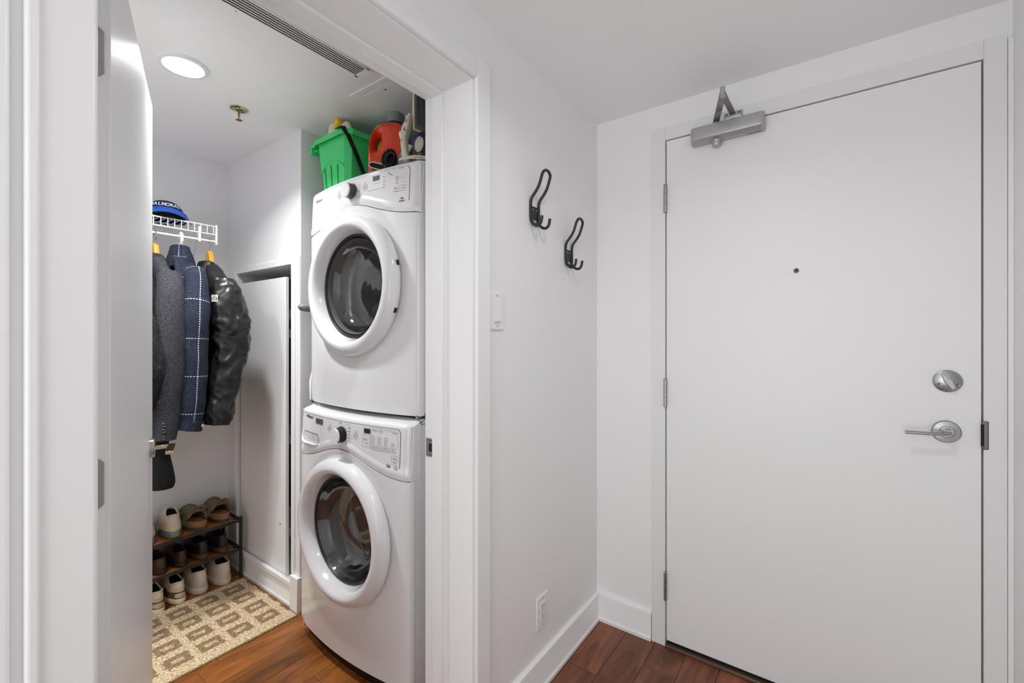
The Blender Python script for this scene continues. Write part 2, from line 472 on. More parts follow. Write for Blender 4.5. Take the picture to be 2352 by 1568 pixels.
# closet side wall with the tall cabinet cavity
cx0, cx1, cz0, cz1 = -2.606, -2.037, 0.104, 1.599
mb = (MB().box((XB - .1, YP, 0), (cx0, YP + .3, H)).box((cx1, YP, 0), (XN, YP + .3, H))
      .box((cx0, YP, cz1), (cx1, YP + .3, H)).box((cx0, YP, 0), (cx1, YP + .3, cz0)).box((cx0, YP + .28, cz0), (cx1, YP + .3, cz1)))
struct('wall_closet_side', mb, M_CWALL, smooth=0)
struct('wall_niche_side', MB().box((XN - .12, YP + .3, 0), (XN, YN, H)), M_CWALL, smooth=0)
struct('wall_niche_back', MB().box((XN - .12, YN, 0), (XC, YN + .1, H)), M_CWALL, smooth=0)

# closet opening: jamb lining, stops and flat casing
jam = struct('trim_1', MB().box((XC, YJ, 0), (XH, YJ + g, ZH)).box((XC, YL - g, 0), (XH, YL, ZH)).box((XC, YL - g, ZH), (XH, YJ + g, ZH + g)),
             M_TRIM, smooth=0)
tag(jam, 'white painted jamb lining of the closet doorway', None)
MB().box((-1.000, YJ - .011, 0), (-0.957, YJ, ZH)).build('door_stop', M_TRIM, jam, bevel=.002)
MB().box((-1.000, YL, ZH - .011), (-0.957, YJ - .011, ZH)).build('door_stop', M_TRIM, jam, bevel=.002)
MB().box((-1.000, YL, 0), (-0.957, YL + .011, ZH - .011)).build('door_stop', M_TRIM, jam, bevel=.002)
st = MB().box((-1.036, YJ - .0016, .882), (-1.002, YJ, .94)).build('strike_plate', M_NICKEL, jam, bevel=.001)
tag(st, 'brushed metal strike plate')
MB().box((-1.023, YJ - .0019, .898), (-1.008, YJ - .001, .924)).build('latch_hole', M_DARK, st)
for zz in (.889, .933): MB().lathe([(0, .0014), (.003, .001), (.0034, 0)], 12, T(-1.0155, YJ - .0016, zz) @ RX(90)).build('screw', M_NICKELD, st)
c = 0.066
cas = struct('trim_2', MB().box((XH, YJ + .004, 0), (XH + .016, YJ + c, ZH + c)), M_TRIM, bevel=.004, seg=3)
MB().box((XH, YL - c + .004, 0), (XH + .016, YL, ZH + c)).build('casing_leg', M_TRIM, cas, bevel=.006, seg=3)
MB().box((XH, YL, ZH + .004), (XH + .016, YJ + .004, ZH + c)).build('casing_head', M_TRIM, cas, bevel=.004, seg=3)
MB().box((XH, YL - c - .004, 0), (XH + .021, YL - c + .010, ZH + c)).build('casing_bead', M_TRIM, cas, bevel=.004, seg=3)
struct('trim_3', MB().box((XH, -0.03, 0), (XH + .010, 0.081, H - .001)), M_TRIM, bevel=.004, seg=3)

# baseboards
def baseboard(name, p0, p1, nrm, h=0.105, t=0.016, m=M_TRIM):
    """p0->p1 along the wall, nrm points into the room"""
    p0 = Vector((*p0, 0)); p1 = Vector((*p1, 0)); n = Vector((*nrm, 0)); d = (p1 - p0)
    prof = [(0, 0), (t + .006, 0), (t + .006, .012), (t + .001, .018), (t, .020), (t, h - .014), (t - .002, h - .004), (t * .45, h), (0, h)]
    vs = []; k = len(prof)
    for q in (p0, p1):
        for a, b in prof: vs.append(q + n * a + Vector((0, 0, b)))
    fs = [(i, (i+1) % k, k + (i+1) % k, k + i) for i in range(k)] + [tuple(range(k))[::-1], tuple(range(k, 2*k))]
    return struct(name, MB().add(vs, fs), m, smooth=30)
baseboard('baseboard_left', (XH, YJ + c), (XH, YD), (1, 0), h=.118)
baseboard('baseboard_front', (XH + .016, YD), (-0.594, YD), (0, -1), h=.118)
baseboard('baseboard_right', (XR, -1.7), (XR, YD - .02), (-1, 0), h=.118)
baseboard('baseboard_closet_back', (XB, -.35), (XB, YP), (1, 0))
bb = baseboard('baseboard_closet_side', (XB + .016, YP), (XN, YP), (0, -1), h=.100, t=.010)
MB().box((cx0 - .02, YP - .018, .098), (XN - .055, YP, .122)).build('sill', M_TRIM, bb, bevel=.003)
MB().box((XN - .062, YP - .022, 0), (XN + .004, YP, .158)).build('plinth_block', M_TRIM, bb, bevel=.002)
# flat frame round the cabinet opening
tr4 = struct('trim_4', MB().box((cx1, YP - .008, .158), (cx1 + .030, YP, cz1 + .03)).box((cx0 - .03, YP - .008, .1), (cx0, YP, cz1 + .03))
       .box((cx0, YP - .008, cz1), (cx1, YP, cz1 + .03)), M_TRIM, bevel=.002)
MB().box((cx1 + .037, YP - .006, .158), (XN - .001, YP, cz1 + .03)).build('stile', M_TRIM, tr4, bevel=.002)

# ------------------------------------------------------------------ entry door (door_1)
YF = 1.822
fr = struct('trim_5', MB().box((-.592, YF - .004, 0), (-.5365, YD + .05, 2.112)).box((.3655, YF - .004, 0), (.412, YD + .05, 2.112))
            .box((-.5365, YF - .004, 2.0595), (.3655, YD + .05, 2.112)), mat('door_frame_paint', (0.80, 0.80, 0.803), 0.35), bevel=.0015)
tag(fr, 'white metal frame round the entrance door')
MB().box((-.5365, YF + .046, 0), (.3655, YD + .05, 2.06)).build('rabbet', M_DARK, fr)
sk = MB().box((.3615, YF - .006, .935), (.376, YF + .012, 1.018)).build('strike_lip', M_NICKELD, fr, bevel=.003)
MB().box((.3600, YF - .0075, .945), (.3655, YF + .01, 1.008)).build('latch_hole', M_DARK, sk)
struct('trim_6', MB().box((.4134, YF - .002, 0), (.4245, YD, 2.10)), M_TRIM)
thr = struct('trim_7', MB().box((-.536, YF - .012, 0), (.365, YF + .06, .012)), mat('threshold_bronze', '#6d5a4c', .35, .4), bevel=.003)
tag(thr, 'dark bronze threshold strip under the entrance door')
d1 = empty('door_1', (-.5325, YF, 0), kind='structure')
P1 = T(.5325, -YF, 0)   # children given in world-like coordinates through this matrix
MB().box((-.5325, YF, .026), (.3615, YF + .044, 2.0555)).build('door_leaf', M_DOOR, d1, M=P1, bevel=.0012)
MB().box((-.531, YF + .004, .014), (.360, YF + .036, .026)).build('door_sweep', M_BLACK, d1, M=P1)
for zc in (1.82, 1.032, .246):
    hb = MB()
    L = .112
    for k in range(3):
        a = zc - L/2 + k * L/3
        hb.cyl((-.5355, YF - .0065, a + .0006), (-.5355, YF - .0065, a + L/3 - .0006), .0068, 14)
    hb.lathe([(.0068, 0), (.005, .003), (0, .0035)], 14, T(-.5355, YF - .0065, zc + L/2))
    hb.build('hinge', M_NICKEL, d1, M=P1)
# peephole
ph = MB().lathe([(.0085, 0), (.0085, .0015), (.0065, .003), (.0055, .0025)], 24, T(-.088, YF, 1.490) @ RX(90)).build('peephole', M_NICKEL, d1, M=P1)
MB().lathe([(.0055, .0022), (0, .0026)], 20, T(-.088, YF, 1.490) @ RX(90)).build('lens', M_BLACK, ph)
# deadbolt
db = MB().lathe([(.0325, 0), (.0325, .0035), (.030, .0055), (0, .0065)], 48, T(.291, YF, 1.128) @ RX(90)).build('deadbolt', M_NICKEL, d1, M=P1)
turn = [(-.0075, -.024), (-.004, -.026), (.003, -.024), (.0085, -.002), (.0075, .003), (.002, .025), (-.002, .026), (-.0085, .002)]
outline('thumb_turn', [turn], .0035, .002, M_SILVER, db, T(.291, YF - .012, 1.128) @ RX(90) @ RZ(33))
MB().cyl((.291, YF - .005, 1.128), (.291, YF - .012, 1.128), .008).build('spindle', M_NICKELD, db)
for sx_ in (-.019, .022): MB().lathe([(.0042, 0), (.004, .001), (.0015, .0006), (0, .0002)], 14, T(.291 + sx_, YF - .0057, 1.118) @ RX(90)).build('screw', M_NICKELD, db)
# lever
lv = MB().lathe([(.0325, 0), (.0325, .005), (.030, .0075), (.0175, .0085), (.0165, .0075), (.0, .0078)], 48, T(.288, YF, .9775) @ RX(90)).build('lever_handle', M_NICKEL, d1, M=P1)
tag(lv, 'brushed nickel lever handle')
MB().cyl((.288, YF - .007, .9775), (.288, YF - .034, .9775), .0095, 20, .009).build('neck', M_NICKEL, lv)
lp = smoothpath([(.291, YF - .030, .9775), (.284, YF - .044, .977), (.266, YF - .051, .976), (.235, YF - .053, .9745), (.190, YF - .053, .973)], 6)
MB().tube(lp, [(.0055, .007)] * 3 + [(.005, .0075)] * (len(lp) - 3), 14, up=(0, 0, 1)).build('lever', M_NICKEL, lv)

# ------------------------------------------------------------------ closet door (door_2), open 70 degrees
d2 = empty('door_2', (-1.04, .2205, 0), radians(160.68), kind='structure')
# local +x runs from the hinge to the latch edge, local -y is the visible face
MB().box((0, 0, .012), (.777, .035, 2.003)).build('door_leaf', M_LEAF, d2, bevel=.0015)
for zc in (1.763, 1.0):
    hp = outline('hinge', [[(.033, -.044), (.016, -.044), (.009, -.037), (.009, .037), (.016, .044), (.033, .044)]], .0008, 0, M_NICKEL, d2,
                 Matrix(((0, 0, 1, -.0006), (1, 0, 0, 0), (0, 1, 0, zc), (0, 0, 0, 1))))
    for dz in (-.03, 0, .03):
        MB().lathe([(.0035, 0), (.003, .001), (0, .0006)], 12, T(-.0013, .021, zc + dz) @ RY(-90)).build('screw', M_NICKELD, hp)
lx, lz = .712, .914
ro = MB().lathe([(.0305, 0), (.0305, .009), (.029, .0105), (0, .0105)], 40, T(lx, 0, lz) @ RX(90)).build('lever_handle', M_CHROME, d2)
tag(ro, 'polished square lever handle on a round plate')
MB().box((-.0075, -.045, -.006), (.0075, -.008, .006), T(lx, 0, lz)).build('neck', M_BRASSY, ro, bevel=.001)
MB().box((-.105, -.062, -.005), (.010, -.042, .005), T(lx, 0, lz)).build('lever', M_BRASSY, ro, bevel=.001)

# ------------------------------------------------------------------ closet ceiling fittings
t = empty('recessed_light', (-1.838, .583, H), label='round recessed downlight glowing in the closet ceiling', cat='ceiling light')
MB().lathe([(.0755, -.0005), (.074, -.006), (.062, -.009), (.058, -.006), (.058, -.001)], 48).build('trim_ring', M_WPLAST, t)
MB().lathe([(.058, -.003), (0, -.003)], 48).build('diffuser', M_GLOW, t)
t2 = copy_tree(t); t2.location = (-1.838, -.10, H); t2['label'] = 'added downlight in the closet ceiling to brighten the lower shelves, behind the open door'  # fitting made up for the added closet lamp
t = empty('fire_sprinkler', (-2.001, .83, H), label='brass pendent fire sprinkler under the closet ceiling', cat='sprinkler')
M_ESC = mat('sprinkler_brass', '#b9b48a', .22, 1.0)
MB().lathe([(.0335, 0), (.033, -.003), (.026, -.006), (.022, -.003), (.014, -.003), (.012, -.006)], 32).build('escutcheon', M_ESC, t)
fb = MB().cyl((0, 0, -.002), (0, 0, -.014), .009, 12).cyl((0, 0, -.038), (0, 0, -.046), .004, 10)
for s in (-1, 1): fb.tube([(s*.008, 0, -.012), (s*.009, 0, -.024), (s*.003, 0, -.039)], .0018, 6)
fb.build('frame', M_ESC, t)
MB().cyl((0, 0, -.014), (0, 0, -.037), .0022, 8).build('bulb', mat('sprinkler_bulb', '#c8502a', .1), t)
df = MB()
for k in range(12):
    a = k * pi / 6; df.box((.004, -.0016, -.0475), (.0135, .0016, -.0462), RZ(k * 30))
df.lathe([(0, -.0462), (.008, -.0462), (.008, -.0475), (0, -.0475)], 16).build('deflector', M_ESC, t)
# linear slot diffuser
t = empty('slot_air_vent', (-1.361, .45, H), label='long white slotted air vent in the closet ceiling above the doorway', cat='air vent')
MB().box((-.034, -.515, -.0030), (.034, .525, -.0015)).build('slot_shade_sheet', mat('slot_shade', '#262626', .8), t)  # dark sheet, shade inside the open slots put into its colour
for k in range(6):
    xx = -.0295 + k * .0108
    MB().box((xx - .0019, -.515, -.0045), (xx + .0019, .515, -.0025)).build('slat', M_WPLAST, t)
MB().box((-.040, -.53, -.004), (-.0315, .53, 0)).box((.0305, -.53, -.004), (.036, .53, 0)).box((-.040, .515, -.004), (.036, .545, 0)).build('frame', M_CEIL, t, bevel=.001)
for k, (sx_, sy_) in enumerate(((-1.405, .575), (-1.40, .925))):
    MB().lathe([(.005, 0), (.0042, -.001), (.001, -.0006), (0, -.0004)], 14, T(sx_ + 1.361, sy_ - .45, 0)).build('screw', M_SCREW, t)
# ceiling access hatch
t = empty('access_hatch', (-1.30, 1.30, H), label='square access hatch in the ceiling over the dryer', cat='hatch')
hf = MB()
for a, b in (((-.24, -.262), (.24, -.236)), ((-.24, .236), (.24, .262)), ((-.24, -.236), (-.214, .236)), ((.214, -.236), (.24, .236))): hf.box((*a, -.003), (*b, 0))
hf.build('frame', M_CEIL, t, bevel=.0008)
MB().box((-.210, -.232, -.0035), (.210, .232, -.001)).build('panel', M_CEIL, t, bevel=.0008)
MB().cyl((-.08, -.21, -.0045), (-.08, -.21, -.0035), .004).build('latch', M_DKLINE, t)

# ------------------------------------------------------------------ access panel leaning in the side wall, shelves in the cavity
px0, px1 = -2.590, -2.115
t = empty('removable_wall_board', (px0, YP + .008, cz0), label='tall white painted access panel standing ajar in its wall opening', cat='panel')
MB().box((0, 0, .003), (px1 - px0, .016, 1.444)).build('board', M_TRIM, t, bevel=.0012)
MB().lathe([(.006, 0), (.005, .0025), (0, .003)], 16, T(.425, 0, .245) @ RX(90)).build('screw', M_SCREW, t)
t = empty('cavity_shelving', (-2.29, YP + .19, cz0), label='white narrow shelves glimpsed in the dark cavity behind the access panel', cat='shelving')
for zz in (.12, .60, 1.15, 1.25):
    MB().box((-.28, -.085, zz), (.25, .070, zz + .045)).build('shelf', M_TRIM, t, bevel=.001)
MB().box((-.28, .072, .001), (.25, .088, 1.49)).build('cavity_shade_sheet', mat('cavity_shade', '#1c1c1e', .9), t)  # added dark sheet, its colour carries the shade of the cavity

# ================================================================== LAUNDRY MACHINES
XW = -1.4875; HW = 0.3425
def yfront(u, Y0, b=.035): return Y0 - b * max(0, 1 - (u / HW) ** 2)
def gauss(u, s=.19): return exp(-(u / s) ** 2)
def onfront(u, z, Y0, off=0.0):
    """matrix on the bowed front: local x to the right, y up, z out of the machine"""
    ang = math.atan(0.597 * u)
    n = Vector((sin(ang), -cos(ang), 0)); xr = Vector((cos(ang), sin(ang), 0)); up = Vector((0, 0, 1))
    p = Vector((u, yfront(u, Y0) - Y0, z)) + n * off
    return Matrix(((xr.x, up.x, n.x, p.x), (xr.y, up.y, n.y, p.y), (xr.z, up.z, n.z, p.z), (0, 0, 0, 1)))
def ring_flat(name, ri, ro, m, parent, M, th=.0003, sx=1.0, n=32):
    mb = MB(); mb.lathe([(ri, 0), (ri, th), (ro, th), (ro, 0)], n, Matrix.Diagonal((sx, 1, 1, 1)))
    return mb.build(name, m, parent, M=M)
def bars(parent, items, Y0, m, zoff=.0022):
    mb = MB()
    for u, z, wd, ht in items:
        mb.box((-wd/2, -ht/2, 0), (wd/2, ht/2, .0003), onfront(u, z, Y0, zoff))
    return mb.build('printed_marks', m, parent, smooth=0)

def machine(name, label, cat, Y0, zb, zseam, aseam, zgro, agro, ztop, zlid, zc, washer):
    t = empty(name, (XW, Y0, zb), label=label, cat=cat)
    def lz(z): return z - zb
    seam = lambda u: zseam + aseam * gauss(u)
    grov = lambda u: zgro + agro * gauss(u)
    ybk = .72
    # cabinet
    cbm = MB()
    # open-fronted box: sides, top, back, bottom
    e = .004
    hi = HW - .0022
    cbm.box((-hi, .012, lz(zb + .02)), (-hi + e, ybk, lz(zlid - .019))).box((hi - e, .012, lz(zb + .02)), (hi, ybk, lz(zlid - .019)))
    cbm.box((-hi + e, ybk - e, lz(zb + .02)), (hi - e, ybk, lz(zlid - .019))).box((-hi + e, .03, lz(zb + .02)), (hi - e, ybk - e, lz(zb + .026)))
    cab = cbm.build('cabinet', M_ENAMEL2, t, bevel=.001)
    # top lid
    MB().box((-HW + .0015, .058, lz(zlid - .018)), (HW - .0015, ybk, lz(zlid - (.004 if washer else 0)))).build('top_panel', M_ENAMEL2, t, bevel=.006, seg=3)
    # lower front panel with the round opening
    R0 = .247; zbot = zb + (.062 if washer else .012)
    def bnd(th):
        dx, dz = cos(th), sin(th)
        best = 9
        for sgn in (-1, 1):
            if dx * sgn > 1e-6:
                best = min(best, HW / abs(dx))
        if dz < -1e-6: best = min(best, (zbot - zc) / dz)
        r = best
        if dz > 0:
            lo, hi = R0 * 1.001, best
            if zc + dz * hi > seam(dx * hi) - .0016:
                for _ in range(40):
                    mid = (lo + hi) / 2
                    if zc + dz * mid > seam(dx * mid) - .0016: hi = mid
                    else: lo = mid
                r = lo
        return dx * r, zc + dz * r
    N = 144
    ths = [2 * pi * i / N for i in range(N)]
    # snap rays to the corners
    def panel_pt(th, v):
        bx, bz = bnd(th); ix, iz = R0 * cos(th), zc + R0 * sin(th)
        x_ = ix + (bx - ix) * v; z_ = iz + (bz - iz) * v
        y_ = yfront(x_, Y0) - Y0
        # shallow dish round the door
        r = sqrt(x_ * x_ + (z_ - zc) ** 2)
        y_ += .012 * exp(-((r - .255) / .03) ** 2) if r > .2 else 0
        if HW - abs(x_) < .018: y_ += (.018 - (HW - abs(x_))) ** 2 * 22
        return (x_, y_, lz(z_))
    crn = []
    for cxp, czp in ((HW, zbot), (-HW, zbot), (HW, seam(HW) - .0016), (-HW, seam(HW) - .0016)):
        crn.append(math.atan2(czp - zc, cxp) % (2 * pi))
    for a in crn:
        k = min(range(N), key=lambda i: abs(((ths[i] - a + pi) % (2*pi)) - pi)); ths[k] = a
    vlist = [0, .06, .15, .3, .45, .6, .75, .86, .93, .97, 1.0]
    vs = []; fs = []
    for v in vlist:
        for th in ths: vs.append(panel_pt(th, v))
    for j in range(len(vlist) - 1):
        for i in range(N): fs.append((j*N+i, j*N+(i+1) % N, (j+1)*N+(i+1) % N, (j+1)*N+i))
    # returned edge (depth) along the outer boundary
    b0 = len(vs)
    for th in ths:
        q = panel_pt(th, 1.0); vs.append((q[0], q[1] + .02, q[2]))
    j = (len(vlist) - 1) * N
    for i in range(N): fs.append((j+i, j+(i+1) % N, b0+(i+1) % N, b0+i))
    MB().add(vs, fs).build('front_panel', M_ENAMEL, t, smooth=50)
    # console: bowed shell from the seam up and over the top edge
    def con(u_, v):
        u = -HW + 2 * HW * u_
        zs = seam(u) + .0008
        if v < .75:
            k = v / .75; z = zs + (ztop - .012 - zs) * k
            y = yfront(u, Y0) - Y0 - .003
            lip = exp(-((z - zs) / .010) ** 2); y += .0022 * lip
            y += -.004 * sin(pi * min(1, (z - zs) / .04)) if z - zs < .04 else 0
            y += (z - zc - .2) * .05 if z > zc + .25 else 0
        else:
            k = (v - .75) / .25; a = k * pi / 2
            z = ztop - .012 + .016 * sin(a); y = yfront(u, Y0) - Y0 - .003 + .022 * (1 - cos(a)) + (z - zc - .2) * .05
            if k > .85: y = .06; z = ztop + .004 + (zlid - ztop - .004)
        ed = max(0, .022 - (HW - abs(u)))
        y += ed * ed * 34
        return (u, y, lz(z))
    cm = MB().grid(con, 48, 24)
    # side returns of the console
    for sgn, uu in ((0, -HW), (1, HW)):
        pl = [con(sgn, v / 24) for v in range(25)]
        vs = pl + [(p[0], .055, p[2]) for p in pl]
        cm.add(vs, [(i, i+1, 26+i, 25+i) for i in range(24)])
    con_o = cm.build('console', M_ENAMEL, t, smooth=45)
    # dark seam line and fascia
    def ycon(u, z):
        y = yfront(u, Y0) - Y0 - .003
        zs = seam(u)
        y += (z - zc - .2) * .05 if z > zc + .25 else 0
        return y
    def gline(name, off, inset, m, x0, x1):
        def f(a, b):
            u = x0 + inset + (x1 - x0 - 2 * inset) * a
            lo = grov(u) + inset; hi = ztop - .014 - inset
            # rounded upper corners
            q = min(u - x0 - inset, x1 - inset - u); rc = .016
            if q < rc: hi -= rc - sqrt(max(0, rc * rc - (rc - q) ** 2))
            z = lo + (hi - lo) * b
            return (u, ycon(u, z) - off, lz(z))
        return MB().grid(f, 96, 14).build(name, m, t if name == 'control_panel' else con_o, smooth=60)
    xl, xr_ = (-.325, .305) if washer else (-.3245, .302)
    gline('groove', .0006, 0, M_DKLINE if washer else M_DKLINE, xl, xr_)
    fas = gline('control_panel', .0013, .0013, M_FASCIA, xl, xr_)
    zo = .0052
    def of(u, z, off=zo):
        Mx = onfront(u, lz(z), Y0, off); Mx.translation.y += (z - zc - .2) * .05; return Mx
    # knob
    ku, kz = (.006, .893) if washer else (.004, 1.817)
    kb = MB().lathe([(.030, 0), (.030, .004), (.0275, .006), (.0275, .028)], 48).build('knob', M_BLACK if washer else mat('knob_grey', '#4a4a4b', .3), fas, M=of(ku, kz, .004))
    tag(kb, 'round selector knob with a white face')
    MB().lathe([(.0275, .027), (.0285, .030), (.0275, .033), (0, .0335)], 48).build('knob_face', M_ENAMEL, kb)
    MB().box((-.0007, .008, .0334), (.0007, .022, .0338)).build('pointer', M_DKLINE, kb) if False else None
    # ring of printed marks, buttons
    ring_flat('knob_ring', .034, .0346, M_GREYLINE, fas, of(ku, kz, zo))
    for bu, bz in (((-.076, .903), (.09, .899)) if washer else ((-.079, 1.816), (.084, 1.817))):
        r = ring_flat('button', .0118, .0126, M_GREYLINE, fas, of(bu, bz, zo))
        ring_flat('button_inner', .0092, .0096, M_GREYLINE, r, Matrix())
        MB().box((-.0022, .0160, 0), (.0022, .0178, .0005)).box((-.0025, -.003, 0), (-.0015, .003, .0004)).box((.0015, -.003, 0), (.0025, .003, .0004)).build('indicator', M_DKLINE, r)
    items = []; darki = []
    if washer:
        MB().box((-.0155, -.0085, 0), (.0155, .0085, .0008)).build('display', M_LCD, fas, M=of(.149, .923, zo))
        MB().box((-.0305, -.0115, 0), (.0305, .0115, .0008)).build('drawer_badge', M_LCDG, fas, M=of(-.158, .9225, zo) @ Matrix.Diagonal((.95, .92, 1, 1)))
        # outline boxes of the settings cluster
        def frame(u0, z0, u1, z1, th=.0006):
            for (a, b, c_, d_) in ((u0, z0, u1, z0), (u0, z1, u1, z1)): items.append(((a+c_)/2, b, abs(c_-a), th))
            for (a, b, c_, d_) in ((u0, z0, u0, z1), (u1, z0, u1, z1)): items.append((a, (b+d_)/2, th, abs(d_-b)))
        frame(.128, .868, .164, .908); frame(.170, .862, .292, .936)
        items += [(.146, .897, .036, .0005)]
        for k in range(4):
            u = .182 + k * .030
            frame(u - .013, .864, u + .013, .877)
            items.append((u, .8705, .014, .002))
            for r_ in range(4 if k < 3 else 2):
                darki.append((u - .008, .884 + r_ * .0075, .0022, .0022)); items.append((u + .001, .884 + r_ * .0075, .010, .0016))
        for u in (.178, .208, .270): darki.append((u, .928, .0024, .0024)); items.append((u + .011, .928, .014, .0018))
        darki.append((.299 - .018, .862, .002, .002)); frame(.268, .832, .297, .850); items += [(.2825, .841, .018, .0025), (.2825, .828, .016, .0015)]
        darki += [(ku + .006, kz - .043, .030, .0022), (ku - .01, kz + .043, .018, .0016)]
        for k in range(6): items.append((ku + .046, kz + .030 - k * .012, .013, .0018))
        items += [(.141, .892, .02, .0018), (.134, .8805, .002, .002), (.150, .8805, .014, .002), (ku + .034, .935, .03, .0005)]
        text('brand_script', 'Whirlpool', .019, M_DKLINE, fas, of(-.250, .931, zo), shear=.35, space=.85)
        ring_flat('efficiency_badge', .0082, .0095, M_DKLINE, fas, of(.2555, .8115, zo))
        text('efficiency_letters', 'he', .012, M_DKLINE, fas, of(.2555, .812, zo), shear=.2, bold=.0003)
        items += [(.288, .812, .014, .0018), (.288, .806, .016, .0022), (.288, .818, .010, .0016), (.288, .802, .015, .0018)]
        # detergent drawer: pull, shade of its recess and top edge painted grey
        dw = empty('detergent_drawer', parent=t)
        dw.matrix_local = of(-.226, .850, .0035)
        dsh = MB().grid(lambda a, b: (( lambda ang: ((1 if cos(ang) >= 0 else -1) * .072 * abs(cos(ang)) ** .45 * b, (1 if sin(ang) >= 0 else -1) * .0225 * abs(sin(ang)) ** .5 * b + .0, .0018 + .002 * (1-b) ))(2*pi*a)), 40, 4, wrap=True)
        dsh.build('pull_recess_shade', mat('drawer_shadow_white', (0.62, 0.62, 0.63), .3), dw)
        lp_ = smoothpath([(-.071, .020, .003), (-.073, .000, .005), (-.066, -.018, .008), (-.040, -.0235, .010), (.0, -.024, .008), (.045, -.0235, .005), (.068, -.018, .003)], 6)
        MB().tube(lp_, [.0022 + .0042 * sin(pi * k / (len(lp_) - 1)) for k in range(len(lp_))], 10).build('pull_lip', M_ENAMEL, dw, smooth=80)
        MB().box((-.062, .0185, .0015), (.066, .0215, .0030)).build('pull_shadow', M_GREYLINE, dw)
        MB().box((-.0005, -.05, 0), (.0005, .05, .0002)).build('drawer_edge', M_GREYLINE, dw, M=T(.092, .03, .0015))
    else:
        MB().box((-.0165, -.0085, 0), (.0165, .0085, .0008)).build('display', M_LCDG, fas, M=of(.142, 1.841, zo))
        for k in range(5):
            items.append((.182, 1.840 - k * .0095, .010, .0012)); items.append((.206 + .004 * k, 1.846 - k * .002, .006, .0012))
        for k in range(4): items.append((.245, 1.828 - k * .007, .011, .0012))
        items += [(.146, 1.822, .034, .0006), (.146, 1.800, .10, .0005), (.262, 1.822, .05, .0005), (.245, 1.786, .026, .0012), (.276, 1.793, .024, .0012), (.276, 1.784, .024, .0012),
                  (.262, 1.857, .02, .0012), (.245, 1.777, .03, .0006), (.26, 1.775, .06, .0005)]
        darki += [(.235, 1.790, .003, .003), (.244, 1.804, .0018, .0018), (.275, 1.806, .0018, .0018), (.272, 1.856, .0018, .0018), (.205, 1.851, .0022, .004)]
        text('brand_script', 'Whirlpool', .019, M_GREYLINE, fas, of(-.258, 1.832, zo), shear=.35, space=.85)
        darki += [(.270, 1.748, .012, .004), (.270, 1.741, .022, .0012), (.270, 1.737, .024, .0022)]
        for k in range(4): items.append((.050, 1.834 - k * .008, .018, .001))
    def marks(its, m):
        mb = MB()
        for u, z, wd, ht in its:
            mb.box((-wd/2, -ht/2, 0), (wd/2, ht/2, .0003), of(u, z, zo))
        mb.build('printed_marks', m, fas, smooth=0)['kind'] = 'stuff'
    marks(items, M_GREYLINE); marks(darki, M_DKLINE)
    # door ring
    dr = empty('door', parent=t); dr.matrix_local = T(0, .975 - 1.0 , lz(zc))
    MA = RX(90)   # local z of the lathe points out of the machine (-Y)
    prof = [(.243, -.022), (.262, -.014), (.2695, -.004), (.2715, .008), (.268, .021), (.259, .032), (.247, .039), (.234, .041), (.224, .037),
            (.215, .027), (.208, .012), (.203, -.004), (.200, -.018)]
    pf = []
    pp = smoothpath([(a, b, 0) for a, b in prof], 4)
    MB().lathe([(p.x, p.y) for p in pp], 96, MA).build('door_ring', M_ENAMEL, dr, smooth=60)
    if not washer:
        for a in (14, -22):
            MB().box((.262, -.009, -.004), (.2735, .009, .008), MA @ RZ(a)).build('hinge_slot', M_BLACK, dr)
        MB().grid(lambda a, b: ((.236 - .035 * b) * cos(pi * (.70 + .16 * a)), (.236 - .035 * b) * sin(pi * (.70 + .16 * a)), .0672 - .026 * b), 16, 4, MA).build('finger_grip', mat('grip_grey', (0.45, .45, .46), .35), dr) if False else None
    MB().lathe([(.203, -.012), (.202, -.006), (.194, -.004), (.190, -.010), (.188, -.022), (.198, -.026)], 64, MA).build('gasket', M_RUBBERD, dr)
    MB().lathe([(.186, -.010), (.180, -.020), (.178, -.028)], 64, MA).build('inner_gasket', M_RUBBER, dr) if not washer else None
    gp = smoothpath([(.191, -.009, 0), (.183, -.026, 0), (.168, -.052, 0), (.140, -.074, 0), (.090, -.084, 0), (.03, -.086, 0), (.0, -.086, 0)], 4)
    MB().lathe([(max(0, p.x), p.y) for p in gp], 64, MA).build('glass', M_GLASS, dr, smooth=80)
    # drum behind the glass
    dm = empty('drum', parent=t); dm.matrix_local = T(0, .06, lz(zc))
    col = M_DRUMG if not washer else mat('washer_drum_dark', '#77777a', .3, .2)
    ra = .262
    MB().lathe([(.246, .07), (.228, .05), (.224, .015), (.235, -.01), (ra, -.03)], 64, MA).build('drum_lip', mat('seal_grey', '#6c6c6e', .5) if washer else mat('seal_light', '#9b9b9d', .45), dm)
    MB().lathe([(ra, -.02), (ra, -.44)], 64, MA).build('drum_wall', col, dm, smooth=60)
    MB().lathe([(ra, -.44), (.19, -.455), (.185, -.435), (.07, -.44), (.065, -.42), (0, -.42)], 64, MA).build('drum_back', M_STEEL, dm, smooth=30)
    for k in range(3):
        a = 25 + 120 * k
        mb = MB().grid(lambda p, q: ((ra - .045 * sin(pi * p)) * cos(radians(a + 24 * (p - .5))), (ra - .045 * sin(pi * p)) * sin(radians(a + 24 * (p - .5))), -.05 - .36 * q), 8, 4, MA)
        mb.build('baffle', col if washer else M_STEEL, dm, smooth=80)
    MB().lathe([(.19, -.080), (.196, -.080), (.196, -.086), (.19, -.086), (.19, -.080)], 64, MA).build('drum_trim', M_STEEL, dm)
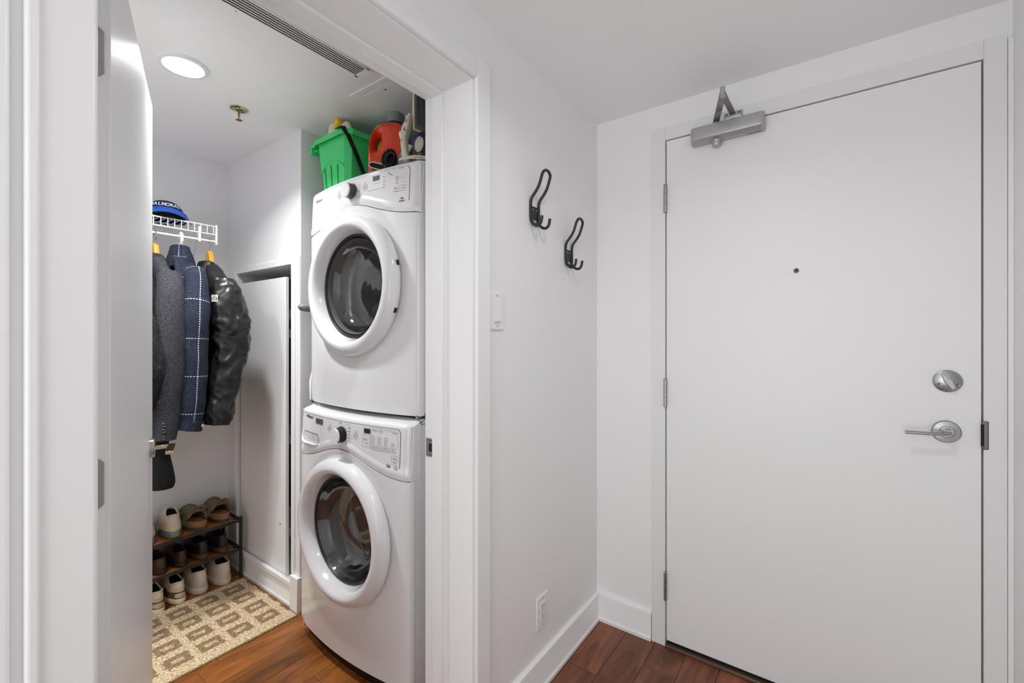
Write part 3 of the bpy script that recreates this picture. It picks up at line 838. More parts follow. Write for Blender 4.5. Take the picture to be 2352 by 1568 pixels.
    if not washer:
        # lint screen housing low in the mouth
        ls = MB().grid(lambda p, q: (-.075 + .15 * p, -.205 + .05 * q, -.02 - .05 * q + .008 * sin(pi * p)), 10, 6, MA).build('lint_screen', M_WPLAST, dm)
        for i in range(7):
            for j in range(2):
                MB().box((-.006, -.0022, 0), (.006, .0022, .003), MA @ T(-.057 + .019 * i, -.188 + .016 * j, -.030 - .016 * j + .012) @ RX(-45)).build('grille_slot', M_DARK, ls)
    if washer:
        def kick(a, b):
            u = -HW + .02 + 2 * (HW - .02) * a
            return (u, yfront(u, Y0) - Y0 + .020 + .012 * (1 - b), .0 + .060 * b)
        MB().grid(kick, 24, 2).build('kick_plate', M_BLACK, t)
        MB().box((-HW + .01, .04, .0), (HW - .01, ybk - .02, .022)).build('base', M_BLACK, t)
    else:
        mb = MB()
        for k in range(4): mb.box((-HW + .004, .006 + .004 * 0, .002 + k * .0045), (-HW + .030, .012, .0045 + k * .0045))
        MB().box((-HW + .01, .03, .0), (HW - .01, ybk - .02, .020)).build('base', mat('base_shadow_grey', '#4c4c4e', .6), t)
        for sx_ in (HW - .012, -HW + .012):
            MB().cyl((sx_, .020, .008), (sx_, .001, .008), .006, 14).build('foot_screw', M_NICKEL, t)
    return t

machine('washing_machine', 'white front-load washing machine on the closet floor under the dryer', 'washing machine', 1.0, 0.0,
        .765, .072, .801, .050, .957, .972, .530, True)
machine('tumble_dryer', 'white front-load tumble dryer stacked on top of the washing machine', 'dryer', 1.045, .972,
        1.690, .072, 1.728, .047, 1.876, 1.886, 1.455, False)
ZT = 1.8865
#@@PART2

# ================================================================== ON TOP OF THE DRYER
M_GREEN = mat('green_plastic', '#45d27a', .35, bump=.05, bscale=60)
M_CREAM = mat('cream_plastic', '#d9d3bd', .35)
M_ORANGE = mat('orange_red_plastic', '#d9401c', .28, coat=.3)
# green storage tote
t = empty('storage_tote', (-1.735, 1.085, ZT), label='green plastic storage tote with black strap on the dryer', cat='tote')
tw0, tw1, td, th_ = .092, .118, .27, .235
def tote_pt(a, z, grow=0.0, zz=None):
    """outline of the tote at relative height z (0..1): rectangle with cut corners"""
    wdt = tw0 + (tw1 - tw0) * z + grow; d0 = .012 * (1 - z) - grow; d1 = td - .012 * (1 - z) + grow; cch = .022 + grow * .5
    pts = [(-wdt + cch, d0), (wdt - cch, d0), (wdt, d0 + cch), (wdt, d1 - cch), (wdt - cch, d1), (-wdt + cch, d1), (-wdt, d1 - cch), (-wdt, d0 + cch)]
    return pts
mb = MB(); vs = []; fs = []
lev = [0, .06, .45, .5, 1.0]; off = [0, 0, .0, .003, .003]
for l_, o_ in zip(lev, off):
    vs += [(x_, y_, l_ * th_) for x_, y_ in tote_pt(0, l_, o_)]
nl = len(lev)
for j in range(nl - 1):
    for i in range(8): fs.append((j*8+i, j*8+(i+1) % 8, (j+1)*8+(i+1) % 8, (j+1)*8+i))
fs.append(tuple(range(8))[::-1])
b0 = len(vs)
for l_ in (1.0, .05): vs += [(x_, y_, l_ * th_) for x_, y_ in tote_pt(0, l_, -.002)]
for i in range(8): fs.append((b0+8+i, b0+8+(i+1) % 8, b0+(i+1) % 8, b0+i)); fs.append(((nl-1)*8+i, (nl-1)*8+(i+1) % 8, b0+(i+1) % 8, b0+i))
fs.append(tuple(b0+8+i for i in range(8)))
mb.add(vs, fs).build('tub', M_GREEN, t, smooth=30, bevel=.0015)
# raised arch and ribs on the front and the side
ar = [(-.082 + .164 * k / 16, .094 + .036 * sin(pi * k / 16)) for k in range(17)]
rb = MB()
rb.tube([(p[0] * 1.02, .006 * (1 - p[1] / th_) - .0035 + .003, p[1]) for p in ar], .0028, 6)
rb.build('arch_rib', M_GREEN, t)
for xx in (-.052, -.010, .036):
    MB().tube([(xx, .010, .012), (xx * 1.04, .0035, .118 - abs(xx) * .25)], .0017, 6).build('rib', mat('green_shadowline', '#1f8f49', .4), t)
for xx in (-.06, -.018, .026):
    MB().box((xx, .0075, .006), (xx + .022, .0125, .018)).build('foot_lug', M_GREEN, t, bevel=.001)
# rim with turned-down lip and side handle
rim = MB(); r0 = tote_pt(0, 1, .003); r1 = tote_pt(0, 1, .017); vs = []; fs = []
def wav(i, p): return .0
for (pts, z_) in ((r0, th_ - .004), (r0, th_ + .004), (r1, th_ + .004), (r1, th_ - .020), ([(x_ * .985, y_) for x_, y_ in r1], th_ - .020), ([(x_ * .985, y_ * .99 + .001) for x_, y_ in r1], th_ - .001)):
    vs += [(x_, y_, z_) for x_, y_ in pts]
for j in range(5):
    for i in range(8): fs.append((j*8+i, j*8+(i+1) % 8, (j+1)*8+(i+1) % 8, (j+1)*8+i))
rim.add(vs, fs).build('rim', M_GREEN, t, smooth=25, bevel=.001)
hd = MB().box((-tw1 - .058, .012, th_ - .024), (-tw1 - .014, .10, th_ - .018)).box((-tw1 - .060, .004, th_ - .034), (-tw1 - .046, .108, th_ + .002))
hd.box((-tw1 - .050, .000, th_ - .012), (-tw1 + .035, .010, th_ + .002))
hd.build('side_handle', M_GREEN, t, bevel=.002)
MB().tube([(tw1 - .045, -.020, th_ + .006), (tw1 - .002, -.021, th_ + .004), (tw1 + .006, .000, th_ - .03), (tw1 + .002, .045, th_ - .10), (tw1 - .004, .085, th_ - .17), (tw1 - .008, .10, th_ - .20)],
          [(.0018, .016)] * 6, 8, up=(0, -.4, 1)).build('strap', M_BLACK, t)
# bottles inside the tote
def lathe_thing(name, label, cat, loc, parts, group=None, rz=0):
    t = empty(name, loc, rz, label=label, cat=cat, group=group)
    for pn, prof, m in parts: MB().lathe([(a, b) for a, b in prof], 28).build(pn, m, t, smooth=45)
    return t
M_YEL = mat('yellow_plastic', '#f2c400', .3)
ZB = ZT + .014
lathe_thing('cleaner_bottle', 'cream rounded bottle shoulder showing over the left end of the green tote', 'bottle', (-1.782, 1.144, ZB),
            [('body', [(0, 0), (.036, 0), (.038, .01), (.038, .272), (.033, .298), (.020, .306), (0, .307)], M_CREAM)])
t = empty('lotion_bottle', (-1.705, 1.134, ZB), label='cream oval bottle with yellow nozzle in the green tote', cat='bottle')
MB().grid(lambda a, b: (.052 * cos(2*pi*a) * sqrt(max(0, 1 - b ** 6)), .026 * sin(2*pi*a) * sqrt(max(0, 1 - b ** 6)), b * .300), 28, 20, wrap=True).build('body', M_CREAM, t)
outline('nozzle', [[(-.010, 0), (.014, 0), (.020, .012), (.010, .026), (-.006, .026), (-.014, .014)]], .006, .003, M_YEL, t, T(-.030, -.020, .280) @ RX(90))
# orange-red detergent jug
t = empty('detergent_jug', (-1.437, 1.160, ZT), radians(36), label='orange-red detergent jug with moulded handle and grey clear cap', cat='jug')
body0 = [(-.098, .004), (-.106, .03), (-.105, .12), (-.098, .160), (-.080, .190), (-.050, .212), (-.005, .222), (.050, .222), (.085, .205), (.104, .165), (.108, .10), (.106, .02), (.098, .002), (0, 0)]
hole = [(-.052, .178), (-.040, .170), (-.043, .150), (-.056, .128), (-.066, .104), (-.077, .104), (-.080, .130), (-.072, .160)]
body = [(a_ * .74, b_) for a_, b_ in body0]
jb = outline('body', [body], .030, .016, M_ORANGE, t, RX(90), smoothl=True, res=6)
ct = MB().lathe([(0, -.08), (3.2, -.08), (2.3, -.048), (1.45, -.036), (1.0, -.020), (.92, 0), (1.0, .020), (1.45, .036), (2.3, .048), (3.2, .08), (0, .08)], 40,
               T(-.046, .146, 0) @ RZ(-14) @ Matrix.Diagonal((.0125, .0300, 1, 1))).build('cutter', M_ORANGE, t, M=RX(90))
bo = jb.modifiers.new('hole', 'BOOLEAN'); bo.object = ct; bo.operation = 'DIFFERENCE'; bo.solver = 'EXACT'
dg = bpy.context.evaluated_depsgraph_get(); dg.update()
nm = bpy.data.meshes.new_from_object(jb.evaluated_get(dg)); jb.modifiers.clear(); jb.data = nm
bpy.data.objects.remove(ct)
nm.polygons.foreach_set('use_smooth', [True] * len(nm.polygons)); nm.set_sharp_from_angle(angle=radians(50))
MB().lathe([(.036, .212), (.038, .214), (.038, .228), (.035, .232), (.035, .212)], 32, T(.020, 0, 0)).build('pour_collar', mat('navy_plastic', '#1d2763', .3), t)
MB().lathe([(.0335, .226), (.0345, .268), (.031, .272), (0, .273)], 32, T(.020, 0, 0)).build('measuring_cap', mat('frosted_grey_cap', '#8d9890', .25, trans=.25), t)
# green spray bottle behind the jug
t = empty('spray_bottle', (-1.573, 1.215, ZT), radians(0), label='bright green trigger spray bottle behind the orange-red jug', cat='spray bottle')
M_BGREEN = mat('bright_green_plastic', '#3fc42a', .25, coat=.3)
MB().grid(lambda a, b: ((.037 - .020 * max(0, (b - .62) / .38) ** 1.3) * cos(2*pi*a), (.030 - .012 * max(0, (b - .62) / .38)) * sin(2*pi*a), .205 * b), 28, 16, wrap=True).build('body', M_BGREEN, t)
MB().grid(lambda a, b: (.0375 * cos(pi * (1.05 + .9 * a)), .0305 * sin(pi * (1.05 + .9 * a)), .01 + .11 * b), 16, 3).build('white_label', M_WPLAST, t)
MB().cyl((0, 0, .20), (0, 0, .222), .016, 20).build('collar', M_CREAM, t)
outline('trigger_head', [[(-.020, .216), (.016, .214), (.052, .236), (.048, .262), (.010, .268), (-.026, .258), (-.034, .240)]], .010, .006, M_CREAM, t, RX(90), smoothl=True)
outline('trigger_top', [[(-.034, .252), (-.012, .256), (.040, .256), (.060, .248), (.048, .272), (.010, .286), (-.020, .278)]], .011, .005, M_BGREEN, t, RX(90), smoothl=True)
outline('spray_nozzle', [[(-.052, .222), (-.030, .216), (-.022, .236), (-.032, .250), (-.046, .244)]], .008, .004, M_BLACK, t, RX(90))
# black bristled brush head leaning on the jug
t = empty('brush_attachment', (-1.345, 1.082, ZT), radians(38), label='black oval bristle brush attachment leaning against the orange-red jug', cat='brush')
BM = T(0, .0, .040) @ RY(12) @ RX(78) @ Matrix.Diagonal((.84, .84, .9, 1))
ov = [(.033 * cos(a), .047 * sin(a)) for a in [2*pi*k/28 for k in range(28)]]
iv = [(.013 * cos(a) + .006, .027 * sin(a)) for a in [2*pi*k/20 for k in range(20)]]
outline('brush_body', [ov, iv], .010, .005, M_BLACK, t, BM)
MB().lathe([(0, -.006), (.012, -.006)], 20, BM @ T(.006, 0, 0) @ Matrix.Diagonal((1, 2.1, 1, 1))).build('inner_plate', M_DARK, t)
bb_ = MB(); rr_ = random.Random(4)
for k in range(150):
    a = rr_.uniform(0, 2*pi); s_ = rr_.uniform(.80, .98); x_ = .033 * cos(a) * s_; y_ = .047 * sin(a) * s_
    p = BM @ Vector((x_, y_, .012)); q = BM @ Vector((x_ * 1.04, y_ * 1.03, .021)); bb_.tube([p, q], .0009, 3, cap=False)
o = bb_.build('bristles', M_BLACK, t); o['kind'] = 'stuff'
# small grey-white card leaning behind the brush
t = empty('care_card', (-1.312, 1.118, ZT), label='small grey-white printed card tilted behind the black brush', cat='card')
CM = T(.004, .0, .063) @ RY(28) @ RX(80)
MB().box((-.022, -.060, -.0006), (.022, .045, .0006)).build('card', mat('grey_card', '#b9bcc0', .6), t, M=CM)
for k in range(6): MB().box((-.016, .030 - k * .009, .0006), (.015 - .004 * (k % 3), .0325 - k * .009, .0009)).build('print_line', M_GREYLINE, t, M=CM)
# flat nozzle
t = empty('slot_nozzle', (-1.405, 1.078, ZT), radians(36), label='black slot nozzle with cream rim lying before the orange-red jug', cat='nozzle')
NM = T(0, 0, .024) @ RY(14) @ RX(90)
sl = lambda w_, h_: [(w_ * (abs(cos(a)) ** .5) * (1 if cos(a) >= 0 else -1), h_ * sin(a)) for a in [2*pi*k/28 for k in range(28)]]
MB().tube([(x_, y_, .017) for x_, y_ in sl(.033, .0115)], .0022, 8, closed=True).build('rim', M_CREAM, t, M=NM)
MB().prism(sl(.0328, .0113), -.016, .0165).build('slot', M_DARK, t, M=NM)
# cream garment steamer
t = empty('garment_steamer', (-1.236, 1.066, ZT), radians(32), label='cream handheld steamer standing upright at the right end of the dryer top', cat='steamer')
def zp(pts): return [((x_ - 1030) / 8.712 * .00118, (1130 - y_) / 8.712 * .00137 + .004) for x_, y_ in pts]
hb = zp([(985, 1120), (960, 1000), (922, 720), (930, 560), (945, 400), (1000, 285), (1062, 180), (1075, 110), (1110, 115), (1160, 60), (1165, 220), (1150, 330), (1100, 480), (1068, 600), (1065, 750), (1095, 930), (1135, 1070), (1130, 1125)])
outline('handle', [hb], .014, .008, M_CREAM, t, RX(90), smoothl=True, res=4)
tg = zp([(912, 500), (950, 492), (985, 540), (992, 640), (950, 660), (925, 640)])
outline('trigger', [tg], .010, .003, mat('pale_cream_plastic', '#e2dcc8', .35), t, T(0, -.012, 0) @ RX(90), smoothl=True)
for (x_, y_) in ((1025, 445), (1070, 470), (970, 705)):
    q = zp([(x_, y_)])[0]; MB().lathe([(.0022, 0), (.0018, .0012), (0, .0014)], 10, T(q[0], -.0225, q[1]) @ RX(90)).build('button', M_DKLINE, t)
outline('switch_seam', [zp([(1000, 370), (1060, 395), (1050, 500), (1035, 500), (1045, 405), (1000, 380)])], .001, 0, M_GREYLINE, t, T(0, -.0222, 0) @ RX(90))
outline('vent_grille', [zp([(1060, 215), (1115, 215), (1100, 290), (1035, 300)])], .001, 0, mat('grille_olive', '#9a9682', .5), t, T(0, -.0222, 0) @ RX(90))
cp = smoothpath([(-.018, -.012, .010), (.012, -.028, .010), (.05, -.03, .0115), (.088, -.018, .0095), (.098, .0, .006), (.08, -.022, .0035), (.03, -.034, .0035), (-.012, -.024, .0035), (-.022, -.004, .004)], 6)
MB().tube(cp, .0030, 8).build('power_cord', M_CREAM, t)
# dark purple box with picture, and the framed tray standing on it
t = empty('printed_box', (-1.155, 1.115, ZT), label='dark purple printed carton behind the cream steamer', cat='box')
M_PURP = mat('purple_carton', '#2c1f3c', .5)
MB().box((-.100, 0, 0), (.085, .26, .124)).build('carton', M_PURP, t, bevel=.001)
MB().lathe([(.0, .0016), (.027, .0015), (.029, 0)], 36, T(-.066, 0, .082) @ RX(90) @ Matrix.Diagonal((.82, 1, 1, 1))).build('printed_dial', M_CREAM, t)
MB().lathe([(.022, .0018), (.0225, .0022), (.023, .0018)], 36, T(-.066, 0, .082) @ RX(90) @ Matrix.Diagonal((.82, 1, 1, 1))).build('dial_line', mat('dial_grey', '#aaa48f', .5), t)
outline('printed_cap', [[(-.03, 0), (-.022, .016), (-.004, .024), (.018, .022), (.03, .004), (.01, -.006), (-.014, -.006)]], .0006, 0, mat('print_indigo', '#281d5c', .5), t, T(-.072, -.0006, .100) @ RX(90))
pr = MB(); rr_ = random.Random(9)
for k in range(14):
    x_ = rr_.uniform(-.078, -.045); z_ = rr_.uniform(.020, .048); pr.box((x_, -.0006, z_), (x_ + rr_.uniform(.002, .006), 0, z_ + rr_.uniform(.002, .006)))
o = pr.build('printed_specks', mat('print_white', '#cfcbd6', .5), t, smooth=0); o['kind'] = 'stuff'
t = empty('framed_tray', (-1.216, 1.086, ZT + .1245), label='grey tray with a pale frame standing on the dark purple carton', cat='tray')
M_TRAYG = mat('tray_olive_grey', '#82857a', .5); M_TRAYD = mat('tray_inner_grey', '#77787c', .35)
fz = .194; fy = .30
MB().box((-.008, 0, 0), (.0, .005, fz)).box((-.020, fy - .008, 0), (0, fy, fz)).box((-.008, .005, 0), (0, fy - .008, .006)).box((-.020, .005, fz - .007), (0, fy - .008, fz)).build('frame', M_CREAM, t, bevel=.001)
MB().box((-.018, .0055, .0065), (-.004, .018, fz - .0075)).box((-.018, .018, .0065), (-.004, fy - .0085, .022)).build('border', M_TRAYG, t)
MB().box((-.019, .018, .022), (-.014, fy - .0085, fz - .0075)).build('recess', M_TRAYD, t)
for k in range(6): MB().box((-.014, .024 + k * .026, .024), (-.008, .034 + k * .026, fz - .010)).build('ridge', mat('tray_ridge', '#5f6064', .4), t, bevel=.002)

# folded ironing board parked in the gap left of the machines
t = empty('ironing_board', (-1.900, 1.072, 0), label='folded ironing board with grey rounded tip between wall and machines', cat='ironing board')
MB().tube([(0, -.042, 1.392), (0, -.030, 1.392), (0, .0, 1.392), (0, .1, 1.39), (0, .5, 1.38)], [(.006, .008), (.017, .022), (.021, .032), (.022, .040), (.022, .045)], 18, up=(0, 0, 1)).build('board_tip', mat('grey_cover', '#767779', .5), t)
MB().box((-.010, .03, .0), (.010, .05, 1.378)).build('leg', M_WPLAST, t, bevel=.003)
MB().tube([(.0, .14, .03), (.0, .14, .85), (.028, .0, .985), (.026, .0, 1.06), (.018, .028, 1.16), (.010, .05, 1.37)], .007, 8).build('leg', M_WPLAST, t)

# ================================================================== HALL FITTINGS
# door closer
t = empty('door_closer', (-.306, YF, 2.031), label='silver surface door closer with folded arm at the top of the entrance door', cat='door closer')
bd = [(-.125, -.030), (.125, -.030), (.125, .030), (-.125, .030)]
def rrect(w_, h_, r_, n=5):
    out = []
    for cx_, cy_, a0 in ((w_-r_, h_-r_, 0), (-w_+r_, h_-r_, 90), (-w_+r_, -h_+r_, 180), (w_-r_, -h_+r_, 270)):
        for k in range(n + 1):
            a = radians(a0 + 90 * k / n); out.append((cx_ + r_ * cos(a), cy_ + r_ * sin(a)))
    return out
# body: plan outline rounded at its room-side corners, lower edge chamfered
vs = []; fs = []
prof = [(.0, -.030, 1.0), (-.0, -.030, 1.0)]
pl = [(-.125, 0), (-.125, -.030)] + [(-.125 + .014 * (1 - cos(radians(a))), -.030 - .014 * sin(radians(a))) for a in (25, 45, 65, 90)] + \
     [(.125 - .014 * (1 - cos(radians(a))), -.030 - .014 * sin(radians(a))) for a in (90, 65, 45, 25)] + [(.125, -.030), (.125, 0)]
n = len(pl)
rings = [(-.030, .62), (-.018, .98), (-.014, 1.0), (.026, 1.0), (.030, .96)]
for z_, k_ in rings: vs += [(x_ if k_ > .9 else x_ * .985, y_ * k_, z_) for x_, y_ in pl]
for j in range(len(rings) - 1):
    for i in range(n): fs.append((j*n+i, j*n+(i+1) % n, (j+1)*n+(i+1) % n, (j+1)*n+i))
fs.append(tuple(range(n))[::-1]); fs.append(tuple((len(rings)-1)*n+i for i in range(n)))
MB().add(vs, fs).build('body', M_SILVER, t, smooth=30, bevel=.0015)
MB().lathe([(.017, 0), (.017, -.006), (.0155, -.010), (.0165, -.014), (.014, -.022), (.006, -.025), (0, -.025)], 28, T(-.034, -.022, -.028)).build('spindle_cap', M_SILVER, t)
MB().lathe([(.012, 0), (.012, .008), (0, .009)], 20, T(-.036, -.022, .030)).build('pinion', M_ARM, t)
el = (.0165, -.1905, .056)
def bar(name, a, b, wd, tk, parent=None):
    a = Vector(a); b = Vector(b); d = (b - a).normalized()
    return MB().tube([a, b], [(tk, wd), (tk, wd)], 4, up=(0, 0, 1))
def flat_bar(a, b, w_, h_):
    a = Vector(a); b = Vector(b); d = b - a; L = d.length; ang = math.degrees(math.atan2(d.y, d.x)); tl = math.degrees(math.asin(d.z / L))
    return MB().box((-.004, -w_/2, -h_/2), (L + .004, w_/2, h_/2), T(*a) @ RZ(ang) @ RY(-tl))
a1 = flat_bar((-.036, -.022, .042), (el[0], el[1], el[2] - .006), .022, .005).build('arm', M_ARM, t, bevel=.001)
flat_bar((.020, -.010, .058), (el[0], el[1], el[2]), .020, .005).build('forearm', M_ARM, t, bevel=.001)
MB().cyl((el[0], el[1], el[2] - .012), (el[0], el[1], el[2] + .020), .0085, 18).build('elbow_knuckle', M_SILVER, t)
text('arm_stamp', 'HI', .014, M_DKLINE, a1, T(-.008, -.095, .0405) @ RY(180) @ RZ(100), extrude=.0002) if False else None
mk = MB()
for k in range(4): mk.box((-.0066 + k * .0042, -.007, -.0002), (-.0048 + k * .0042, .007, 0), T(-.0085, -.108, .0402) @ RZ(-16) @ RZ(0))
mk.build('stamped_mark', M_DKLINE, a1, smooth=0)['kind'] = 'stuff'
br = MB().box((-.012, -.006, .044), (.052, .002, .070)).box((-.008, -.020, .050), (.046, -.004, .0535))
br.build('frame_bracket', M_CHROME, t, bevel=.0015)
for xx in (-.002, .040): MB().lathe([(.0045, 0), (.004, .0015), (0, .002)], 12, T(xx, -.006, .062) @ RX(90)).build('screw', M_NICKELD, t)
mk = MB(); rr_ = random.Random(3)
for k in range(9): mk.box((.070 + k * .0052, -.020, -.0303), (.0735 + k * .0052, -.011 - .003 * rr_.random(), -.0298))
mk.build('cast_mark', M_DKLINE, t, smooth=0)['kind'] = 'stuff'

# wall hooks
def hook(loc, label, sc=1.0):
    t = empty('coat_hook', loc, label=label, cat='wall hook', group='black wire hooks on the hall wall')
    hw = .026
    side = [(.005, .026), (.005, .050), (.005, .076), (.010, .092), (.024, .108), (.036, .124), (.044, .142), (.050, .160)]
    loop = []
    for k in range(9):
        a = pi + pi * k / 8; loop.append((.005, hw * cos(a), .026 + .022 * sin(a)))     # bottom bend
    pts = loop + [(o_, hw, z_) for o_, z_ in side[1:]]
    top = [(.052 + .004 * sin(pi * k / 8), hw * cos(pi * k / 8), .162 + .020 * sin(pi * k / 8)) for k in range(9)]
    pts += top[1:-1] + [(o_, -hw, z_) for o_, z_ in reversed(side[1:])]
    MB().tube(smoothpath(pts, 3, closed=True), .0052, 8, closed=True, up=(1, 0, 0)).build('wire_loop', M_BLACKM, t)
    MB().box((.0005, -hw + .003, .020), (.004, hw - .003, .066)).build('back_plate', M_BLACKM, t, bevel=.001)
    for s in (-.010, .012): MB().lathe([(.0035, 0), (.003, .0014), (0, .0018)], 12, T(.0042, s, .054) @ RY(90)).build('screw', M_NICKEL, t)
    for s in (-1, 1):
        jp = [(.006, s * hw * .86, .010), (.014, s * hw * .9, .000), (.026, s * hw * .95, -.008), (.038, s * hw, -.008), (.047, s * hw, .002), (.050, s * hw, .016), (.051, s * hw, .022)]
        MB().tube(smoothpath(jp, 4), .0052, 8).build('prong', M_BLACKM, t)
    return t
hook((XH, 1.3065, 1.652), 'black wire coat hook nearer the closet, set higher on the wall')
hook((XH, 1.558, 1.540), 'black wire coat hook nearer the entrance door, set lower on the wall')
# light switch
t = empty('light_switch', (XH, 1.089, 1.340), label='white paddle light switch on the wall beside the closet casing', cat='light switch')
M_SWP = mat('switch_plate_white', (0.84, 0.84, 0.845), .35)
MB().box((0, -.036, -.0585), (.0055, .036, .0585)).build('cover_plate', M_SWP, t, bevel=.003, seg=3)
MB().box((.005, -.0175, -.0345), (.0062, .0175, .0345)).build('bezel', M_SWP, t, bevel=.0005)
vs = [(.005, -.0155, -.032), (.005, .0155, -.032), (.0125, -.0155, -.032), (.0125, .0155, -.032), (.0068, -.0155, .032), (.0068, .0155, .032), (.005, -.0155, .032), (.005, .0155, .032)]
MB().add(vs, [(0, 1, 3, 2), (2, 3, 5, 4), (4, 5, 7, 6), (0, 2, 4, 6), (1, 7, 5, 3), (0, 6, 7, 1)]).build('paddle', M_WPLAST, t, bevel=.0006)
for s in (-.048, .048): MB().lathe([(.003, 0), (.0025, .001), (0, .0008)], 10, T(.0054, 0, s) @ RY(90)).build('screw', M_SCREW, t)
# outlet
t = empty('power_outlet', (XH, 1.358, .268), label='white duplex power outlet low on the hall wall above the baseboard', cat='power outlet')
MB().box((0, -.036, -.0585), (.0055, .036, .0585)).build('cover_plate', M_SWP, t, bevel=.003, seg=3)
fc = MB().box((.005, -.0168, -.0335), (.0075, .0168, .0335)).build('receptacle', M_WPLAST, t, bevel=.001)
for s in (-1, 1):
    MB().box((.0072, -.0072, s * .016 + .001), (.0079, -.0052, s * .016 + .009)).build('slot', M_GREYLINE, fc)
    MB().box((.0072, .0052, s * .016 + .001), (.0079, .0072, s * .016 + .008)).build('slot', M_GREYLINE, fc)
    MB().lathe([(.0022, 0), (0, .0002)], 10, T(.0077, 0, s * .016 - .006) @ RY(90)).build('ground_hole', M_DKLINE, fc)
for s in (-.048, .048): MB().lathe([(.003, 0), (.0025, .001), (0, .0008)], 10, T(.0054, 0, s) @ RY(90)).build('screw', M_SCREW, t)

# ================================================================== CLOSET: SHELF, HAT, COATS
XS = -2.38
t = empty('wire_shelf', (XS, .30, 1.70), label='white wire closet shelf with hanging rod on the back wall', cat='shelf')
ys0, ys1 = -.10, .585      # local
MB().cyl((0, ys0, .086), (0, ys1, .086), .0032, 8).build('front_wire', M_WIRE, t)
MB().cyl((0, ys0, .047), (0, ys1, .047), .0032, 8).build('front_wire', M_WIRE, t)
MB().cyl((-.005, ys0, .0145), (-.005, ys1, .0145), .0055, 12).build('hanging_rod', M_WIRE, t)
k = ys1 - .012
while k > ys0:
    MB().tube([(.002, k, .046), (.003, k, .084), (0, k, .089), (-.12, k, .089), (-.345, k, .089)], .0019, 5).build('cross_wire', M_WIRE, t); k -= .0254
for xx in (-.115, -.23, -.343): MB().cyl((xx, ys0, .0855), (xx, ys1, .0855), .0028, 8).build('deck_wire', M_WIRE, t)
MB().box((-.010, ys1 - .002, -.002), (.006, ys1 + .006, .094)).build('end_bracket', M_WPLAST, t, bevel=.002)
for yy_ in (.517,):
    MB().tube([(-.008, yy_, .045), (-.345, yy_ + .045, -.215)], [(.004, .009)] * 2, 8, up=(0, 1, 0)).build('support_brace', M_WPLAST, t)
    MB().box((-.006, yy_ - .004, .004), (.002, yy_ + .006, .075)).build('brace_clip', M_WPLAST, t, bevel=.001)
# cap on the shelf
M_CAPN = mat('cap_navy', '#1d2a63', .8, bump=.2, bscale=300); M_CAPB = mat('cap_royal_blue', '#1b56b8', .75, bump=.2, bscale=300); M_CAPG = mat('cap_dark_green', '#2b3527', .8)
t = empty('baseball_cap', (-2.505, .722, 1.7935), radians(-14), label='blue baseball cap with white lettering on the wire shelf', cat='cap')
def dome(a, b):
    an = 2*pi*a; r = cos(b * pi/2) ** .75
    return (.086 * cos(an) * r, .078 * sin(an) * r, .006 + .090 * sin(b * pi/2))
MB().grid(dome, 40, 14, wrap=True).build('crown', M_CAPN, t, smooth=80)
def visor(a, b, dz=0):
    an = (a - .5) * pi * .86; r = .080 + b * .078 * cos((a - .5) * pi * .95) ** .6
    y_ = .082 * sin(an) * (1 + .22 * b); x_ = .078 * cos(an) + b * .082 * cos((a - .5) * pi) ** .7
    return (x_, y_, .050 - .018 * (y_ / .09) ** 2 - .040 * b ** 1.2 + dz + .004)
MB().grid(lambda a, b: visor(a, b), 28, 8).build('visor', M_CAPB, t, smooth=80)
MB().grid(lambda a, b: visor(a, b, -.0035), 28, 8).build('visor_underside', M_CAPG, t, smooth=80)
MB().lathe([(.007, 0), (.005, .003), (0, .004)], 12, T(0, 0, .095)).build('top_button', M_CAPB, t)
MB().grid(lambda a, b: (.0875 * cos(2*pi*a), .0795 * sin(2*pi*a), .004 + .012 * b), 40, 2, wrap=True).build('sweatband', M_CAPG, t)
wd_ = 'BALMORAL'
for k, ch in enumerate(wd_):
    an = radians(-46 + 92 * k / (len(wd_) - 1)); zz = .066
    bb2 = .44; rr = cos(bb2 * pi/2) ** .75 + .022
    p = Vector((.086 * cos(an) * rr, .078 * sin(an) * rr, zz))
    nx = Vector((cos(an), sin(an), .35)).normalized(); up = (Vector((0, 0, 1)) - nx * nx.z).normalized(); rt = up.cross(nx)
    Mx = Matrix(((rt.x, up.x, nx.x, p.x), (rt.y, up.y, nx.y, p.y), (rt.z, up.z, nx.z, p.z), (0, 0, 0, 1)))
    text('letter', ch, .021, mat('cap_lettering_white', '#e9e7e0', .7), t, Mx, extrude=.0008, bold=.0006)

# hangers
ZR = 1.7145
def hanger(y, m, label, wooden=True, hook_r=.0016, rz=0, thick=.010):
    t = empty('clothes_hanger', (XS - .005, y, ZR), rz, label=label, cat='hanger', group='hangers on the closet rod')
    hp = [(-.014, 0, -.012), (-.015, 0, .002), (-.006, 0, .0085 + hook_r), (.004, 0, .0080 + hook_r), (.0125, 0, -.002), (.010, 0, -.020), (.002, 0, -.034), (0, 0, -.055)]
    MB().tube(smoothpath(hp, 4), hook_r, 8, up=(0, 1, 0)).build('hook', M_CHROME if wooden else m, t)
    if wooden:
        o_ = [(-.165, -.225), (-.10, -.172), (-.045, -.128), (-.026, -.090), (-.015, -.056), (0, -.0475), (.015, -.056), (.026, -.090), (.045, -.128), (.10, -.172), (.165, -.225), (.155, -.236), (.09, -.196), (.03, -.150), (0, -.140), (-.03, -.150), (-.09, -.196), (-.155, -.236)]
        outline('bar', [o_], thick - .004, .004, m, t, RX(90))
    else:
        MB().tube([(-.13, 0, -.225), (-.02, 0, -.105), (0, 0, -.055), (.02, 0, -.105), (.13, 0, -.225)], .007, 8, closed=True, up=(0, 1, 0)).build('bar', m, t)
    return t
